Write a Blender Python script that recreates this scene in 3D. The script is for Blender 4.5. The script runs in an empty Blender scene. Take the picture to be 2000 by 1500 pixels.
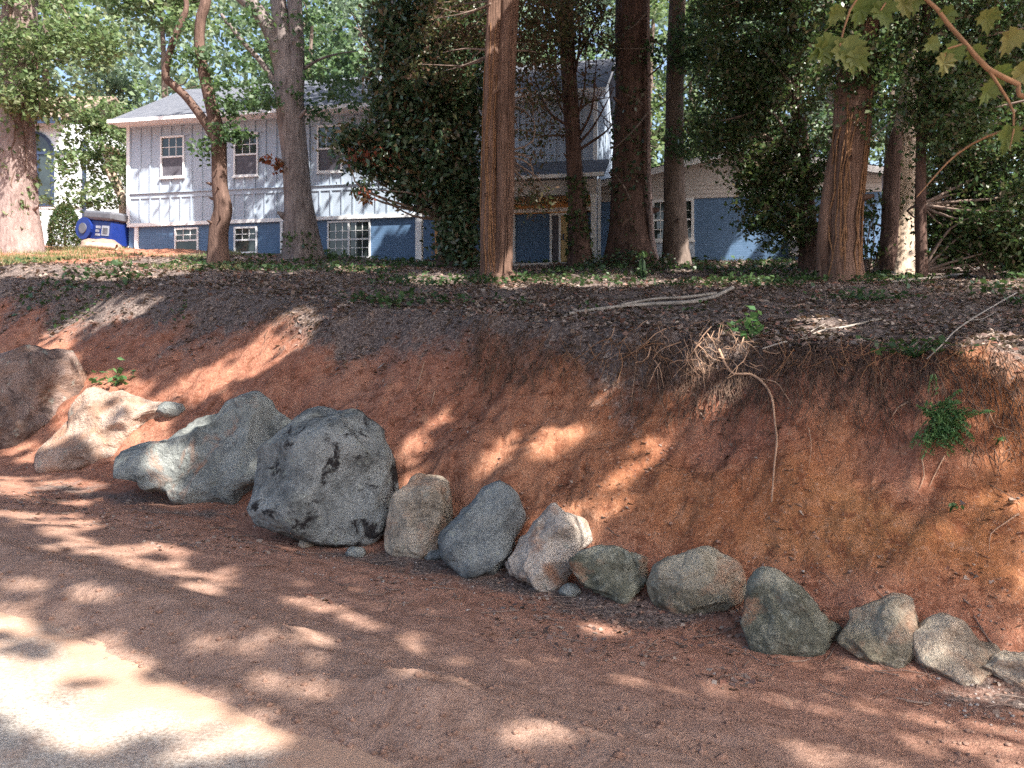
import bpy, math, random
import numpy as np
from mathutils import Vector
random.seed(7); RNG = np.random.default_rng(7)
SC = bpy.context.scene
COL = SC.collection

# ------------------------------------------------------------------ camera, light, exposure
F = 1600.0            # focal length in pixels of a 2000 px wide frame
HOR = 700.0           # row of the horizon in that frame
EYE = 1.6
cam = bpy.data.cameras.new('camera'); cam_o = bpy.data.objects.new('camera', cam); COL.objects.link(cam_o)
cam_o.location = (0, 0, EYE); cam_o.rotation_euler = (math.radians(90), 0, 0)
cam.sensor_width = 36; cam.lens = 36 * F / 2000; cam.shift_y = -(750 - HOR) / 2000
cam.clip_start = 0.05; cam.clip_end = 2000
cam.dof.use_dof = True; cam.dof.focus_distance = 8.0; cam.dof.aperture_fstop = 4.5
SC.camera = cam_o
SUNV = Vector((0.45, -0.46, 0.79)).normalized()      # towards the sun
el = math.asin(SUNV.z); az = math.atan2(SUNV.x, SUNV.y)
w = bpy.data.worlds.new("World"); SC.world = w; w.use_nodes = True
nt = w.node_tree; nt.nodes.clear()
sky = nt.nodes.new('ShaderNodeTexSky'); sky.sky_type = 'NISHITA'; sky.sun_disc = False
sky.sun_elevation = el; sky.sun_rotation = az; sky.air_density = 1.0; sky.dust_density = 4.0
bg = nt.nodes.new('ShaderNodeBackground'); bg.inputs['Strength'].default_value = 0.13
wo = nt.nodes.new('ShaderNodeOutputWorld')
nt.links.new(sky.outputs[0], bg.inputs[0]); nt.links.new(bg.outputs[0], wo.inputs[0])
sl = bpy.data.lights.new('sun', 'SUN'); sl.energy = 5.0; sl.angle = math.radians(0.53); sl.color = (1, 0.95, 0.86)
so = bpy.data.objects.new('sun', sl); COL.objects.link(so)
so.rotation_euler = (-SUNV).to_track_quat('-Z', 'Y').to_euler(); so.location = (0, 0, 60)
SC.view_settings.view_transform = 'Standard'; SC.view_settings.look = 'None'
SC.view_settings.exposure = 1.55; SC.view_settings.gamma = 1; SC.view_settings.use_curve_mapping = False
SC.render.engine = 'CYCLES'
SC.cycles.use_denoising = False; SC.cycles.sample_clamp_indirect = 4.0
SC.cycles.max_bounces = 8; SC.cycles.transparent_max_bounces = 4

# ------------------------------------------------------------------ noise
def _h(ix, iy, iz, seed):
    n = (ix * 374761393 + iy * 668265263 + iz * 2147483647 + seed * 974634777) & 0xFFFFFFFF
    n = ((n ^ (n >> 13)) * 1274126177) & 0xFFFFFFFF
    n = n ^ (n >> 16)
    return (n & 0xFFFF) / 32767.5 - 1.0
def vnoise(x, y, z=None, seed=0):
    x = np.asarray(x, float); y = np.asarray(y, float)
    z = np.zeros_like(x) if z is None else np.asarray(z, float)
    ix, iy, iz = np.floor(x).astype(np.int64), np.floor(y).astype(np.int64), np.floor(z).astype(np.int64)
    fx, fy, fz = x - ix, y - iy, z - iz
    fx, fy, fz = (f * f * f * (f * (f * 6 - 15) + 10) for f in (fx, fy, fz))
    def c(a, b, d): return _h(ix + a, iy + b, iz + d, seed)
    l = lambda a, b, t: a + (b - a) * t
    return l(l(l(c(0,0,0), c(1,0,0), fx), l(c(0,1,0), c(1,1,0), fx), fy),
             l(l(c(0,0,1), c(1,0,1), fx), l(c(0,1,1), c(1,1,1), fx), fy), fz)
def fbm(x, y, z=None, o=4, seed=0, g=0.5):
    a, s, t = 1.0, 0.0, 0.0
    x = np.asarray(x, float); y = np.asarray(y, float)
    for i in range(o):
        k = 2.03 ** i
        s = s + a * vnoise(x * k + 17.3 * i, y * k + 5.1 * i, None if z is None else np.asarray(z) * k, seed + i)
        t += a; a *= g
    return s / t
def sstep(a, b, x):
    t = np.clip((x - a) / (b - a), 0, 1); return t * t * (3 - 2 * t)

# ------------------------------------------------------------------ terrain
P0 = np.array([-1.69, 7.53]); U = np.array([-0.866, 0.5]); N = np.array([0.5, 0.866])
def st(x, y):
    dx, dy = x - P0[0], y - P0[1]
    return dx * U[0] + dy * U[1], dx * N[0] + dy * N[1]
def road_z(x, y):
    return -0.0785 * np.clip(x, -70, 40) - 0.0176 * np.clip(y, -60, 80)
def lawn_z(x, y):
    yy = np.where(y < 30, y, 30 + 6 * (1 - np.exp(-(y - 30) / 6)))
    return 0.555 + 0.155 * np.maximum(yy, -10) + np.where(x < 0, -0.03 * np.maximum(x, -60), 0.012 * x)
def ground(x, y, fine=True):
    x = np.asarray(x, float); y = np.asarray(y, float)
    s, t = st(x, y)
    zr = road_z(x, y)
    m = np.interp(s, [-12, -5, -1, 4, 12, 30], [1.35, 1.32, 1.12, 0.95, 0.8, 0.7])
    wob = 0.22 * fbm(s * 0.45, t * 0.2, o=3, seed=3)
    tt = t + wob
    face = zr + m * np.maximum(tt, 0)
    law = lawn_z(x, y)
    k = 0.22
    h = np.clip(0.5 + 0.5 * (law - face) / k, 0, 1)
    z = law * (1 - h) + face * h - k * h * (1 - h)
    z = np.where(tt > 0, z, zr)
    z = z + 0.10 * np.exp(-(tt / 0.28) ** 2)                      # soft toe
    onbank = sstep(0, 0.5, tt) * sstep(0.5, -0.4, face - law - 0.1)
    rills = fbm(s * 1.5 + 0.9 * t, t * 0.8 - 0.3 * s, o=4, seed=11)
    z = z + onbank * (0.17 * rills + 0.10 * fbm(x * 2.0, y * 2.0, o=5, seed=12, g=0.62) + 0.05 * np.abs(fbm(s * 2.6 + t, t * 1.4, o=3, seed=16)))
    # scarp below the rim where the roots are
    scarp = np.exp(-((s + 3.5) / 4.2) ** 2) * (0.75 + 0.5 * fbm(s * 1.3, t * 0.3, o=3, seed=14))
    d = face - law                                                # negative below the rim
    z = z + scarp * (0.17 * np.exp(-((d - 0.10) / 0.30) ** 2) - 0.24 * np.exp(-((d + 0.52) / 0.30) ** 2))
    lawnmask = sstep(-0.2, 0.6, face - law)
    z = z + lawnmask * 0.10 * fbm(x * 0.5, y * 0.5, o=3, seed=21)
    # verge: tyre-smoothed clay, lumpy berm along the road edge, clay washed over the paving
    ver = sstep(0.3, -0.2, tt)
    z = z + ver * (0.035 * fbm(s * 0.7, t * 2.2, o=4, seed=31) + 0.014 * fbm(s * 1.1, t * 9.0, o=3, seed=32))
    e = -t - 2.85 + 0.07 * fbm(s * 0.9, t * 0.6, o=3, seed=41) + 0.05 * fbm(s * 4, t * 4, o=3, seed=43)
    berm = 0.10 * np.exp(-((e + 0.35) / 0.22) ** 2) * (0.6 + 0.8 * np.clip(fbm(s * 1.7, t * 1.2, o=3, seed=42) + 0.3, 0, 1))
    z = z + ver * berm
    z = z + ver * np.where(e > -0.1, -0.11 * sstep(-0.1, 0.55, e), 0)
    far = sstep(-10.2, -10.8, t); z = z + far * 0.16
    if fine:
        rough = 0.012 + 0.034 * onbank + 0.024 * lawnmask
        z = z + rough * fbm(x * 5, y * 5, o=4, seed=51, g=0.6)
        cr = np.abs(fbm(s * 1.6 + t, t * 2.3, o=3, seed=61))
        z = z - onbank * 0.045 * sstep(0.05, 0.0, cr) * sstep(-0.1, 0.3, fbm(x * 1.1, y * 1.1, o=2, seed=62))
        lump = np.clip(fbm(x * 2.6, y * 2.6, o=3, seed=71) - 0.15, 0, 1)
        z = z + ver * 0.05 * lump * sstep(-3.2, -2.2, t) * sstep(-1.6, -2.3, t)
    return z
def P(px, py, Y):
    return np.array([(px - 1000) / F * Y, Y, EYE + (HOR - py) / F * Y])
_Ym = np.concatenate([np.arange(2.0, 14, 0.02), np.arange(14, 60, 0.06)])
def hit(px, py):
    """first ground point seen at a place in the frame"""
    X = (px - 1000) / F * _Ym; Z = EYE + (HOR - py) / F * _Ym
    g = ground(X, _Ym)
    i = np.argmax(Z <= g)
    if not (Z <= g).any(): i = len(_Ym) - 1
    return np.array([X[i], _Ym[i], g[i]])
def gz(x, y): return float(ground(np.array([x]), np.array([y]))[0])

# ------------------------------------------------------------------ materials
def mat(name):
    m = bpy.data.materials.new(name); m.use_nodes = True
    n = m.node_tree; n.nodes.clear()
    out = n.nodes.new('ShaderNodeOutputMaterial'); b = n.nodes.new('ShaderNodeBsdfPrincipled')
    n.links.new(b.outputs[0], out.inputs[0])
    return m, n, b, out
def nn(n, t, **k):
    x = n.nodes.new(t)
    for a, v in k.items(): setattr(x, a, v)
    return x
def coords(n, scale=(1, 1, 1)):
    tc = nn(n, 'ShaderNodeTexCoord'); mp = nn(n, 'ShaderNodeMapping'); mp.inputs['Scale'].default_value = scale
    n.links.new(tc.outputs['Object'], mp.inputs[0]); return mp.outputs[0]
def noise(n, vec, scale, detail=5, rough=0.6, dist=0.0):
    t = nn(n, 'ShaderNodeTexNoise'); t.inputs['Scale'].default_value = scale; t.inputs['Detail'].default_value = detail
    t.inputs['Roughness'].default_value = rough; t.inputs['Distortion'].default_value = dist
    n.links.new(vec, t.inputs['Vector']); return t.outputs['Fac']
def ramp(n, fac, stops):
    r = nn(n, 'ShaderNodeValToRGB'); e = r.color_ramp.elements
    while len(e) < len(stops): e.new(0.5)
    for el_, (p, c) in zip(e, stops):
        el_.position = p; el_.color = (*c, 1) if len(c) == 3 else c
    n.links.new(fac, r.inputs[0]); return r.outputs[0]
def mix(n, fac, a, b, mode='MIX'):
    x = nn(n, 'ShaderNodeMix', data_type='RGBA', blend_type=mode)
    for s_, v in ((x.inputs[0], fac), (x.inputs[6], a), (x.inputs[7], b)):
        if isinstance(v, (int, float)): s_.default_value = v
        elif isinstance(v, tuple): s_.default_value = (*v, 1)
        else: n.links.new(v, s_)
    return x.outputs[2]
def bump(n, b, h, strength=0.5, dist=0.05):
    x = nn(n, 'ShaderNodeBump'); x.inputs['Strength'].default_value = strength; x.inputs['Distance'].default_value = dist
    n.links.new(h, x.inputs['Height']); n.links.new(x.outputs[0], b.inputs['Normal'])
def plain(name, c, rough=0.6, var=0.12, scale=6, spec=0.3, metal=0.0, bmp=0.0):
    m, n, b, _ = mat(name); v = coords(n)
    f = noise(n, v, scale)
    lo = tuple(x * (1 - var) for x in c); hi = tuple(min(1, x * (1 + var)) for x in c)
    n.links.new(ramp(n, f, [(0.3, lo), (0.7, hi)]), b.inputs['Base Color'])
    b.inputs['Roughness'].default_value = rough; b.inputs['Specular IOR Level'].default_value = spec; b.inputs['Metallic'].default_value = metal
    if bmp: bump(n, b, noise(n, v, scale * 6), bmp, 0.02)
    return m
def attr(n, name):
    a = nn(n, 'ShaderNodeAttribute', attribute_name=name); return a.outputs['Fac']
def leaf_mat(name, stops, trans=0.35, rough=0.5, spec=0.35):
    m, n, b, out = mat(name)
    c = ramp(n, attr(n, 'rnd'), stops)
    n.links.new(c, b.inputs['Base Color']); b.inputs['Roughness'].default_value = rough; b.inputs['Specular IOR Level'].default_value = spec
    t = nn(n, 'ShaderNodeBsdfTranslucent'); n.links.new(mix(n, 0.35, c, (0.16, 0.24, 0.05)), t.inputs[0])
    mx = nn(n, 'ShaderNodeMixShader'); mx.inputs[0].default_value = trans
    n.links.new(b.outputs[0], mx.inputs[1]); n.links.new(t.outputs[0], mx.inputs[2]); n.links.new(mx.outputs[0], out.inputs[0])
    return m
def bark_mat(name, dark, light, scale=9, sx=1.0, sz=0.14, moss=None, strength=0.9):
    m, n, b, _ = mat(name); v = coords(n, (sx, sx, sz))
    f = noise(n, v, scale, 8, 0.68, 0.6)
    f2 = noise(n, coords(n, (1, 1, 0.5)), 2.2, 4)
    c = ramp(n, f, [(0.30, dark), (0.52, tuple((a + d) / 2 for a, d in zip(dark, light))), (0.72, light)])
    c = mix(n, ramp(n, f2, [(0.42, (0, 0, 0)), (0.62, (1, 1, 1))]), c, mix(n, 0.45, c, light))
    if moss: c = mix(n, ramp(n, noise(n, coords(n), 3.1, 5), [(0.5, (0, 0, 0)), (0.66, (0.8, 0.8, 0.8))]), c, moss)
    n.links.new(c, b.inputs['Base Color']); b.inputs['Roughness'].default_value = 0.9; b.inputs['Specular IOR Level'].default_value = 0.15
    bump(n, b, f, strength, 0.06)
    return m
def rock_mat(name, a, bcol, dark, dust=(0.40, 0.20, 0.12), dusty=0.3, spots=0.5, seed=0.0, sc=1.0):
    m, n, b, _ = mat(name)
    tc = nn(n, 'ShaderNodeTexCoord'); mp = nn(n, 'ShaderNodeMapping'); mp.inputs['Location'].default_value = (seed, seed * 2.3, -seed)
    n.links.new(tc.outputs['Object'], mp.inputs[0]); v = mp.outputs[0]
    W, K = (1, 1, 1), (0, 0, 0)
    f0 = noise(n, v, 1.5 * sc, 7, 0.62, 0.9); f1 = noise(n, v, 4.5 * sc, 9, 0.66, 0.7); f2 = noise(n, v, 16 * sc, 6, 0.7); f3 = noise(n, v, 3.2 * sc, 9, 0.74, 0.5); f4 = noise(n, v, 60 * sc, 3, 0.6)
    mid = tuple((x + y) / 2 for x, y in zip(a, bcol))
    c = ramp(n, f1, [(0.34, a), (0.50, mid), (0.66, bcol)])
    c = mix(n, ramp(n, f0, [(0.44, K), (0.58, (0.9,) * 3)]), c, tuple(min(1, x * 1.4) for x in bcol))
    c = mix(n, ramp(n, f0, [(0.34, (0.65,) * 3), (0.46, K)]), c, tuple(x * .62 for x in a))
    c = mix(n, ramp(n, f2, [(0.50, K), (0.68, (0.6,) * 3)]), c, tuple(min(1, x * 1.6) for x in bcol))
    c = mix(n, ramp(n, f3, [(0.53, K), (0.59, (spots,) * 3)]), c, dark)
    c = mix(n, ramp(n, f2, [(0.28, (0.7 * spots,) * 3), (0.40, K)]), c, dark)
    c = mix(n, ramp(n, f4, [(0.52, K), (0.64, (0.4,) * 3)]), c, dark)
    f5 = noise(n, v, 1.9 * sc, 6, 0.62, 0.8)
    if dusty > .02: c = mix(n, ramp(n, f5, [(0.60 - 0.3 * dusty, K), (0.72 - 0.25 * dusty, (0.85,) * 3)]), c, dust)
    f6 = noise(n, v, 9.0 * sc, 5, 0.6, 0.3)
    c = mix(n, ramp(n, f6, [(0.60, K), (0.66, (0.5,) * 3)]), c, (0.36, 0.38, 0.33))
    n.links.new(c, b.inputs['Base Color']); b.inputs['Roughness'].default_value = 0.92; b.inputs['Specular IOR Level'].default_value = 0.2
    hh = nn(n, 'ShaderNodeMath', operation='MULTIPLY_ADD'); n.links.new(f1, hh.inputs[0]); hh.inputs[1].default_value = 1.6; n.links.new(f2, hh.inputs[2])
    h2 = nn(n, 'ShaderNodeMath', operation='MULTIPLY_ADD'); n.links.new(f4, h2.inputs[0]); h2.inputs[1].default_value = 0.2; n.links.new(hh.outputs[0], h2.inputs[2])
    bump(n, b, h2.outputs[0], 1.0, 0.06)
    return m

def clay_mat():
    m, n, b, _ = mat('red_clay'); v = coords(n)
    W, K = (1, 1, 1), (0, 0, 0)
    f1 = noise(n, v, 0.9, 7, 0.62, 0.5); f2 = noise(n, v, 6.5, 9, 0.7, 0.6); f3 = noise(n, v, 36, 5, 0.72); f4 = noise(n, v, 100, 3, 0.7)
    red = ramp(n, f1, [(0.3, (0.31, 0.125, 0.080)), (0.5, (0.38, 0.165, 0.108)), (0.7, (0.44, 0.215, 0.145))])
    ora = ramp(n, f1, [(0.3, (0.32, 0.122, 0.050)), (0.5, (0.385, 0.160, 0.064)), (0.7, (0.44, 0.205, 0.086))])
    c = mix(n, attr(n, 'orange'), red, ora)
    c = mix(n, ramp(n, f2, [(0.38, (0.8,) * 3), (0.50, K)]), c, (0.185, 0.066, 0.036))
    c = mix(n, ramp(n, f2, [(0.54, K), (0.66, (0.55,) * 3)]), c, (0.52, 0.27, 0.165))
    dust = mix(n, ramp(n, f2, [(0.35, K), (0.65, W)]), (0.33, 0.205, 0.155), (0.49, 0.325, 0.255))
    c = mix(n, attr(n, 'dusty'), c, dust)
    c = mix(n, ramp(n, f3, [(0.34, (0.5,) * 3), (0.46, K)]), c, (0.15, 0.075, 0.052))
    c = mix(n, ramp(n, f3, [(0.55, K), (0.68, (0.6,) * 3)]), c, (0.56, 0.36, 0.26))
    c = mix(n, ramp(n, f4, [(0.36, (0.35,) * 3), (0.45, K)]), c, (0.13, 0.07, 0.052))
    hum = ramp(n, f3, [(0.34, (0.050, 0.040, 0.037)), (0.5, (0.15, 0.112, 0.10)), (0.66, (0.36, 0.29, 0.255))])
    la = nn(n, 'ShaderNodeMath', operation='MULTIPLY_ADD'); n.links.new(f2, la.inputs[0]); la.inputs[1].default_value = 1.6
    n.links.new(attr(n, 'litter'), la.inputs[2])
    c = mix(n, ramp(n, _sc(n, la.outputs[0], 1.1, 1.6), [(0, K), (1, W)]), c, hum)
    n.links.new(c, b.inputs['Base Color']); b.inputs['Roughness'].default_value = 0.95; b.inputs['Specular IOR Level'].default_value = 0.1
    h = nn(n, 'ShaderNodeMath', operation='MULTIPLY_ADD'); n.links.new(f3, h.inputs[0]); h.inputs[1].default_value = 0.6; n.links.new(f2, h.inputs[2])
    h2 = nn(n, 'ShaderNodeMath', operation='MULTIPLY_ADD'); n.links.new(f4, h2.inputs[0]); h2.inputs[1].default_value = 0.25; n.links.new(h.outputs[0], h2.inputs[2])
    bump(n, b, h2.outputs[0], 0.8, 0.06)
    return m
def _sc(n, f, lo, hi):
    r = nn(n, 'ShaderNodeMapRange'); r.inputs['From Min'].default_value = lo; r.inputs['From Max'].default_value = hi
    n.links.new(f, r.inputs['Value']); return r.outputs[0]
def brick_mat(name, c1, c2, mortar):
    m, n, b, _ = mat(name)
    tc = nn(n, 'ShaderNodeTexCoord'); sp = nn(n, 'ShaderNodeSeparateXYZ'); cb = nn(n, 'ShaderNodeCombineXYZ')
    n.links.new(tc.outputs['Object'], sp.inputs[0]); n.links.new(sp.outputs[0], cb.inputs[0]); n.links.new(sp.outputs[2], cb.inputs[1])
    br = nn(n, 'ShaderNodeTexBrick'); br.inputs['Color1'].default_value = (*c1, 1); br.inputs['Color2'].default_value = (*c2, 1)
    br.inputs['Mortar'].default_value = (*mortar, 1); br.inputs['Scale'].default_value = 1.0; br.inputs['Brick Width'].default_value = 0.215
    br.inputs['Row Height'].default_value = 0.075; br.inputs['Mortar Size'].default_value = 0.008
    n.links.new(cb.outputs[0], br.inputs['Vector'])
    f = noise(n, tc.outputs['Object'], 3.5, 6)
    n.links.new(mix(n, ramp(n, f, [(0.35, (0, 0, 0)), (0.75, (0.6, 0.6, 0.6))]), br.outputs[0], c2), b.inputs['Base Color'])
    b.inputs['Roughness'].default_value = 0.7
    bump(n, b, br.outputs['Fac'], -0.6, 0.01)
    return m
def shingle_mat(name, a, c):
    m, n, b, _ = mat(name); v = coords(n, (3.3, 7, 7))
    f = noise(n, v, 1.0, 2, 0.5); f2 = noise(n, coords(n), 40, 3)
    col = ramp(n, f, [(0.35, a), (0.65, c)])
    n.links.new(mix(n, f2, col, tuple(x * 0.75 for x in a)), b.inputs['Base Color']); b.inputs['Roughness'].default_value = 0.95
    bump(n, b, f2, 0.4, 0.01); return m
def glass_mat(name, c, rough=0.04):
    m, n, b, _ = mat(name); f = noise(n, coords(n), 2.2, 3)
    n.links.new(ramp(n, f, [(0.35, tuple(x * 0.5 for x in c)), (0.7, c)]), b.inputs['Base Color'])
    b.inputs['Roughness'].default_value = rough; b.inputs['Specular IOR Level'].default_value = 0.8; return m

M = {}
M['clay'] = clay_mat()
def paving_mat():
    m, n, b, _ = mat('dusty_paving'); v = coords(n)
    f = noise(n, v, 1.6, 7, 0.65, 0.6); f2 = noise(n, v, 60, 4, 0.7); f3 = noise(n, v, 8, 6, 0.65)
    c = ramp(n, f2, [(0.36, (0.22, 0.19, 0.165)), (0.5, (0.44, 0.385, 0.335)), (0.64, (0.58, 0.52, 0.46))])
    w_ = nn(n, 'ShaderNodeMath', operation='ADD'); n.links.new(f, w_.inputs[0]); n.links.new(attr(n, 'wash'), w_.inputs[1])
    c = mix(n, ramp(n, w_.outputs[0], [(0.50, (0, 0, 0)), (0.78, (0.95,) * 3)]), c, mix(n, f3, (0.38, 0.22, 0.15), (0.50, 0.33, 0.24)))
    n.links.new(c, b.inputs['Base Color']); b.inputs['Roughness'].default_value = 0.92; b.inputs['Specular IOR Level'].default_value = 0.15
    bump(n, b, f2, 0.6, 0.02); return m
M['concrete'] = paving_mat()
M['siding'] = plain('siding_paint', (0.385, 0.45, 0.54), 0.55, 0.07, 2)
M['trim'] = plain('white_trim', (0.76, 0.76, 0.77), 0.5, 0.03, 3)
M['greige'] = plain('grey_beige_paint', (0.52, 0.48, 0.46), 0.7, 0.05, 3)
M['bluebrick'] = brick_mat('blue_painted_brick', (0.075, 0.150, 0.265), (0.105, 0.185, 0.32), (0.05, 0.105, 0.20))
M['shingle'] = shingle_mat('grey_shingles', (0.125, 0.135, 0.165), (0.21, 0.22, 0.25))
M['brownroof'] = shingle_mat('brown_shingles', (0.30, 0.22, 0.18), (0.42, 0.32, 0.27))
M['glass'] = glass_mat('window_glass', (0.045, 0.06, 0.06))
M['screen'] = plain('window_screen', (0.10, 0.095, 0.115), 0.5, 0.25, 5)
M['cedar'] = plain('stained_cedar', (0.62, 0.33, 0.13), 0.5, 0.18, 4)
M['door'] = plain('tan_door', (0.42, 0.30, 0.14), 0.45, 0.1, 4)
M['stucco'] = plain('pale_stucco', (0.58, 0.62, 0.66), 0.8, 0.06, 4)
M['darkframe'] = plain('dark_blue_frame', (0.03, 0.045, 0.085), 0.45, 0.1, 4)
M['bin'] = plain('blue_plastic', (0.010, 0.030, 0.19), 0.35, 0.12, 4, 0.5)
M['binlid'] = plain('grey_plastic', (0.12, 0.125, 0.145), 0.45, 0.2, 6, 0.4)
M['label'] = plain('white_sticker', (0.36, 0.39, 0.44), 0.5, 0.15, 14)
M['black'] = plain('black_rubber', (0.02, 0.02, 0.022), 0.7, 0.2, 6)
M['bark_oak'] = bark_mat('grey_oak_bark', (0.060, 0.044, 0.042), (0.29, 0.245, 0.23), 12)
M['bark_red'] = bark_mat('red_brown_bark', (0.040, 0.022, 0.018), (0.21, 0.135, 0.11), 12)
M['bark_pine'] = bark_mat('pink_pine_bark', (0.115, 0.072, 0.066), (0.37, 0.285, 0.265), 12, 1, 0.35)
M['bark_cedar'] = bark_mat('shaggy_cedar_bark', (0.032, 0.016, 0.012), (0.30, 0.185, 0.14), 24, 1, 0.055, None, 1.0)
M['bark_dark'] = bark_mat('dark_bark', (0.022, 0.014, 0.013), (0.17, 0.105, 0.085), 12, 1, 0.16)
M['bark_grey'] = bark_mat('thin_grey_bark', (0.07, 0.05, 0.042), (0.22, 0.17, 0.145), 9, 1, 0.3)
M['snag'] = bark_mat('bleached_wood', (0.20, 0.135, 0.09), (0.62, 0.50, 0.40), 7, 1, 0.08)
M['stick'] = plain('dry_branch', (0.30, 0.26, 0.225), 0.85, 0.35, 8)
M['root'] = plain('pale_root', (0.36, 0.225, 0.15), 0.85, 0.35, 9)
M['vine'] = plain('vine_stem', (0.22, 0.115, 0.06), 0.9, 0.4, 12)
M['rootlet'] = plain('dark_rootlets', (0.13, 0.082, 0.06), 0.9, 0.5, 14)
M['twig'] = plain('twig_bark', (0.20, 0.145, 0.12), 0.9, 0.35, 12)
G = lambda *c: [(i / (len(c) - 1), x) for i, x in enumerate(c)]
M['lf_light'] = leaf_mat('light_leaves', G((0.085, 0.14, 0.060), (0.14, 0.21, 0.095), (0.20, 0.26, 0.135), (0.26, 0.28, 0.17)), 0.45)  # blue raised in these tones to suggest haze
M['lf_mid'] = leaf_mat('mid_green_leaves', G((0.048, 0.10, 0.045), (0.085, 0.15, 0.070), (0.13, 0.195, 0.105)), 0.45)
M['lf_haze'] = leaf_mat('haze_tinted_leaves', G((0.12, 0.18, 0.125), (0.19, 0.26, 0.19), (0.26, 0.32, 0.25)), 0.5)  # pale bluish tone imitates haze over the far trees
M['lf_dark'] = leaf_mat('dark_glossy_leaves', G((0.026, 0.058, 0.030), (0.048, 0.098, 0.050), (0.075, 0.125, 0.065), (0.095, 0.11, 0.055), (0.14, 0.07, 0.042)), 0.22, 0.30, 0.6)
M['lf_ever'] = leaf_mat('evergreen_leaves', G((0.022, 0.050, 0.018), (0.042, 0.088, 0.030), (0.070, 0.120, 0.042), (0.105, 0.115, 0.05), (0.10, 0.065, 0.04)), 0.3, 0.36, 0.5)
M['lf_brown'] = leaf_mat('dry_brown_leaves', G((0.07, 0.04, 0.025), (0.13, 0.07, 0.045), (0.075, 0.075, 0.035), (0.06, 0.085, 0.035)), 0.25)
M['lf_canopy'] = leaf_mat('canopy_leaves', G((0.035, 0.075, 0.02), (0.06, 0.11, 0.032), (0.085, 0.13, 0.04)), 0.30)
M['lf_red'] = leaf_mat('red_leaves', G((0.18, 0.03, 0.02), (0.26, 0.07, 0.04), (0.10, 0.06, 0.03)), 0.3)
M['lf_ivy'] = leaf_mat('ivy_leaves', G((0.022, 0.055, 0.020), (0.045, 0.10, 0.035), (0.10, 0.17, 0.07)), 0.2, 0.35, 0.5)
M['lf_litter'] = leaf_mat('leaf_litter', G((0.045, 0.030, 0.026), (0.16, 0.105, 0.085), (0.25, 0.18, 0.145), (0.36, 0.29, 0.245), (0.22, 0.09, 0.06), (0.15, 0.13, 0.125)), 0.1, 0.7, 0.3)
M['lf_cover'] = leaf_mat('ground_cover', G((0.022, 0.050, 0.020), (0.045, 0.088, 0.030), (0.075, 0.13, 0.05)), 0.25, 0.45)
M['lf_grass'] = leaf_mat('dry_grass', G((0.10, 0.14, 0.045), (0.20, 0.20, 0.085), (0.30, 0.24, 0.14)), 0.3)
M['lf_maple'] = leaf_mat('maple_leaves', G((0.085, 0.12, 0.025), (0.14, 0.155, 0.04), (0.20, 0.18, 0.06)), 0.4)
M['lf_fern'] = leaf_mat('fern_leaves', G((0.045, 0.12, 0.040), (0.080, 0.18, 0.062), (0.12, 0.21, 0.085)), 0.35)

# ------------------------------------------------------------------ object helpers
def props(o, label=None, cat=None, group=None, kind=None):
    if label: o['label'] = label
    if cat: o['category'] = cat
    if group: o['group'] = group
    if kind: o['kind'] = kind
    return o
def thing(name, loc, label, cat, group=None, rz=0.0):
    o = bpy.data.objects.new(name, None); COL.objects.link(o); o.location = loc; o.rotation_euler = (0, 0, rz)
    o.empty_display_size = 0.2
    return props(o, label, cat, group)
def mesh(name, V, Fc, m, parent=None, local=False, smooth=False, loc=None, rnd=None):
    """one mesh object; V in world space unless local; Fc: (n,k) array or list of tuples"""
    V = np.asarray(V, np.float32).reshape(-1, 3)
    off = np.zeros(3)
    if not local:
        if loc is not None: off = np.asarray(loc, float)
        elif parent is not None:
            p = parent; 
            while p is not None: off = off + np.array(p.location); p = p.parent
    V = V - off.astype(np.float32)
    me = bpy.data.meshes.new(name)
    if isinstance(Fc, np.ndarray):
        n, k = Fc.shape
        me.vertices.add(len(V)); me.vertices.foreach_set('co', V.ravel())
        me.loops.add(n * k); me.loops.foreach_set('vertex_index', Fc.ravel().astype(np.int32))
        me.polygons.add(n); me.polygons.foreach_set('loop_start', np.arange(0, n * k, k, dtype=np.int32))
        me.update(calc_edges=True)
    else:
        me.from_pydata([tuple(map(float, v)) for v in V], [], [tuple(map(int, f)) for f in Fc]); me.update()
    if rnd is not None:
        a = me.attributes.new('rnd', 'FLOAT', 'FACE'); a.data.foreach_set('value', np.asarray(rnd, np.float32))
    if smooth: me.polygons.foreach_set('use_smooth', np.ones(len(me.polygons), bool))
    me.materials.append(m)
    o = bpy.data.objects.new(name, me); COL.objects.link(o)
    if parent is not None: o.parent = parent
    if loc is not None and not local: o.location = loc
    return o
class MB:
    def __init__(s): s.v = []; s.f = []
    def box(s, x0, x1, y0, y1, z0, z1):
        b = len(s.v)
        s.v += [(x0,y0,z0),(x1,y0,z0),(x1,y1,z0),(x0,y1,z0),(x0,y0,z1),(x1,y0,z1),(x1,y1,z1),(x0,y1,z1)]
        s.f += [tuple(b + i for i in q) for q in ((0,3,2,1),(4,5,6,7),(0,1,5,4),(1,2,6,5),(2,3,7,6),(3,0,4,7))]; return s
    def poly(s, pts, faces):
        b = len(s.v); s.v += [tuple(p) for p in pts]; s.f += [tuple(b + i for i in f) for f in faces]; return s
    def add(s, V, Fc):
        b = len(s.v); s.v += [tuple(p) for p in V]; s.f += [tuple(b + int(i) for i in f) for f in Fc]; return s
    def go(s, name, m, parent=None, local=True, **k): return mesh(name, s.v, s.f, m, parent, local=local, **k)

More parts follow.
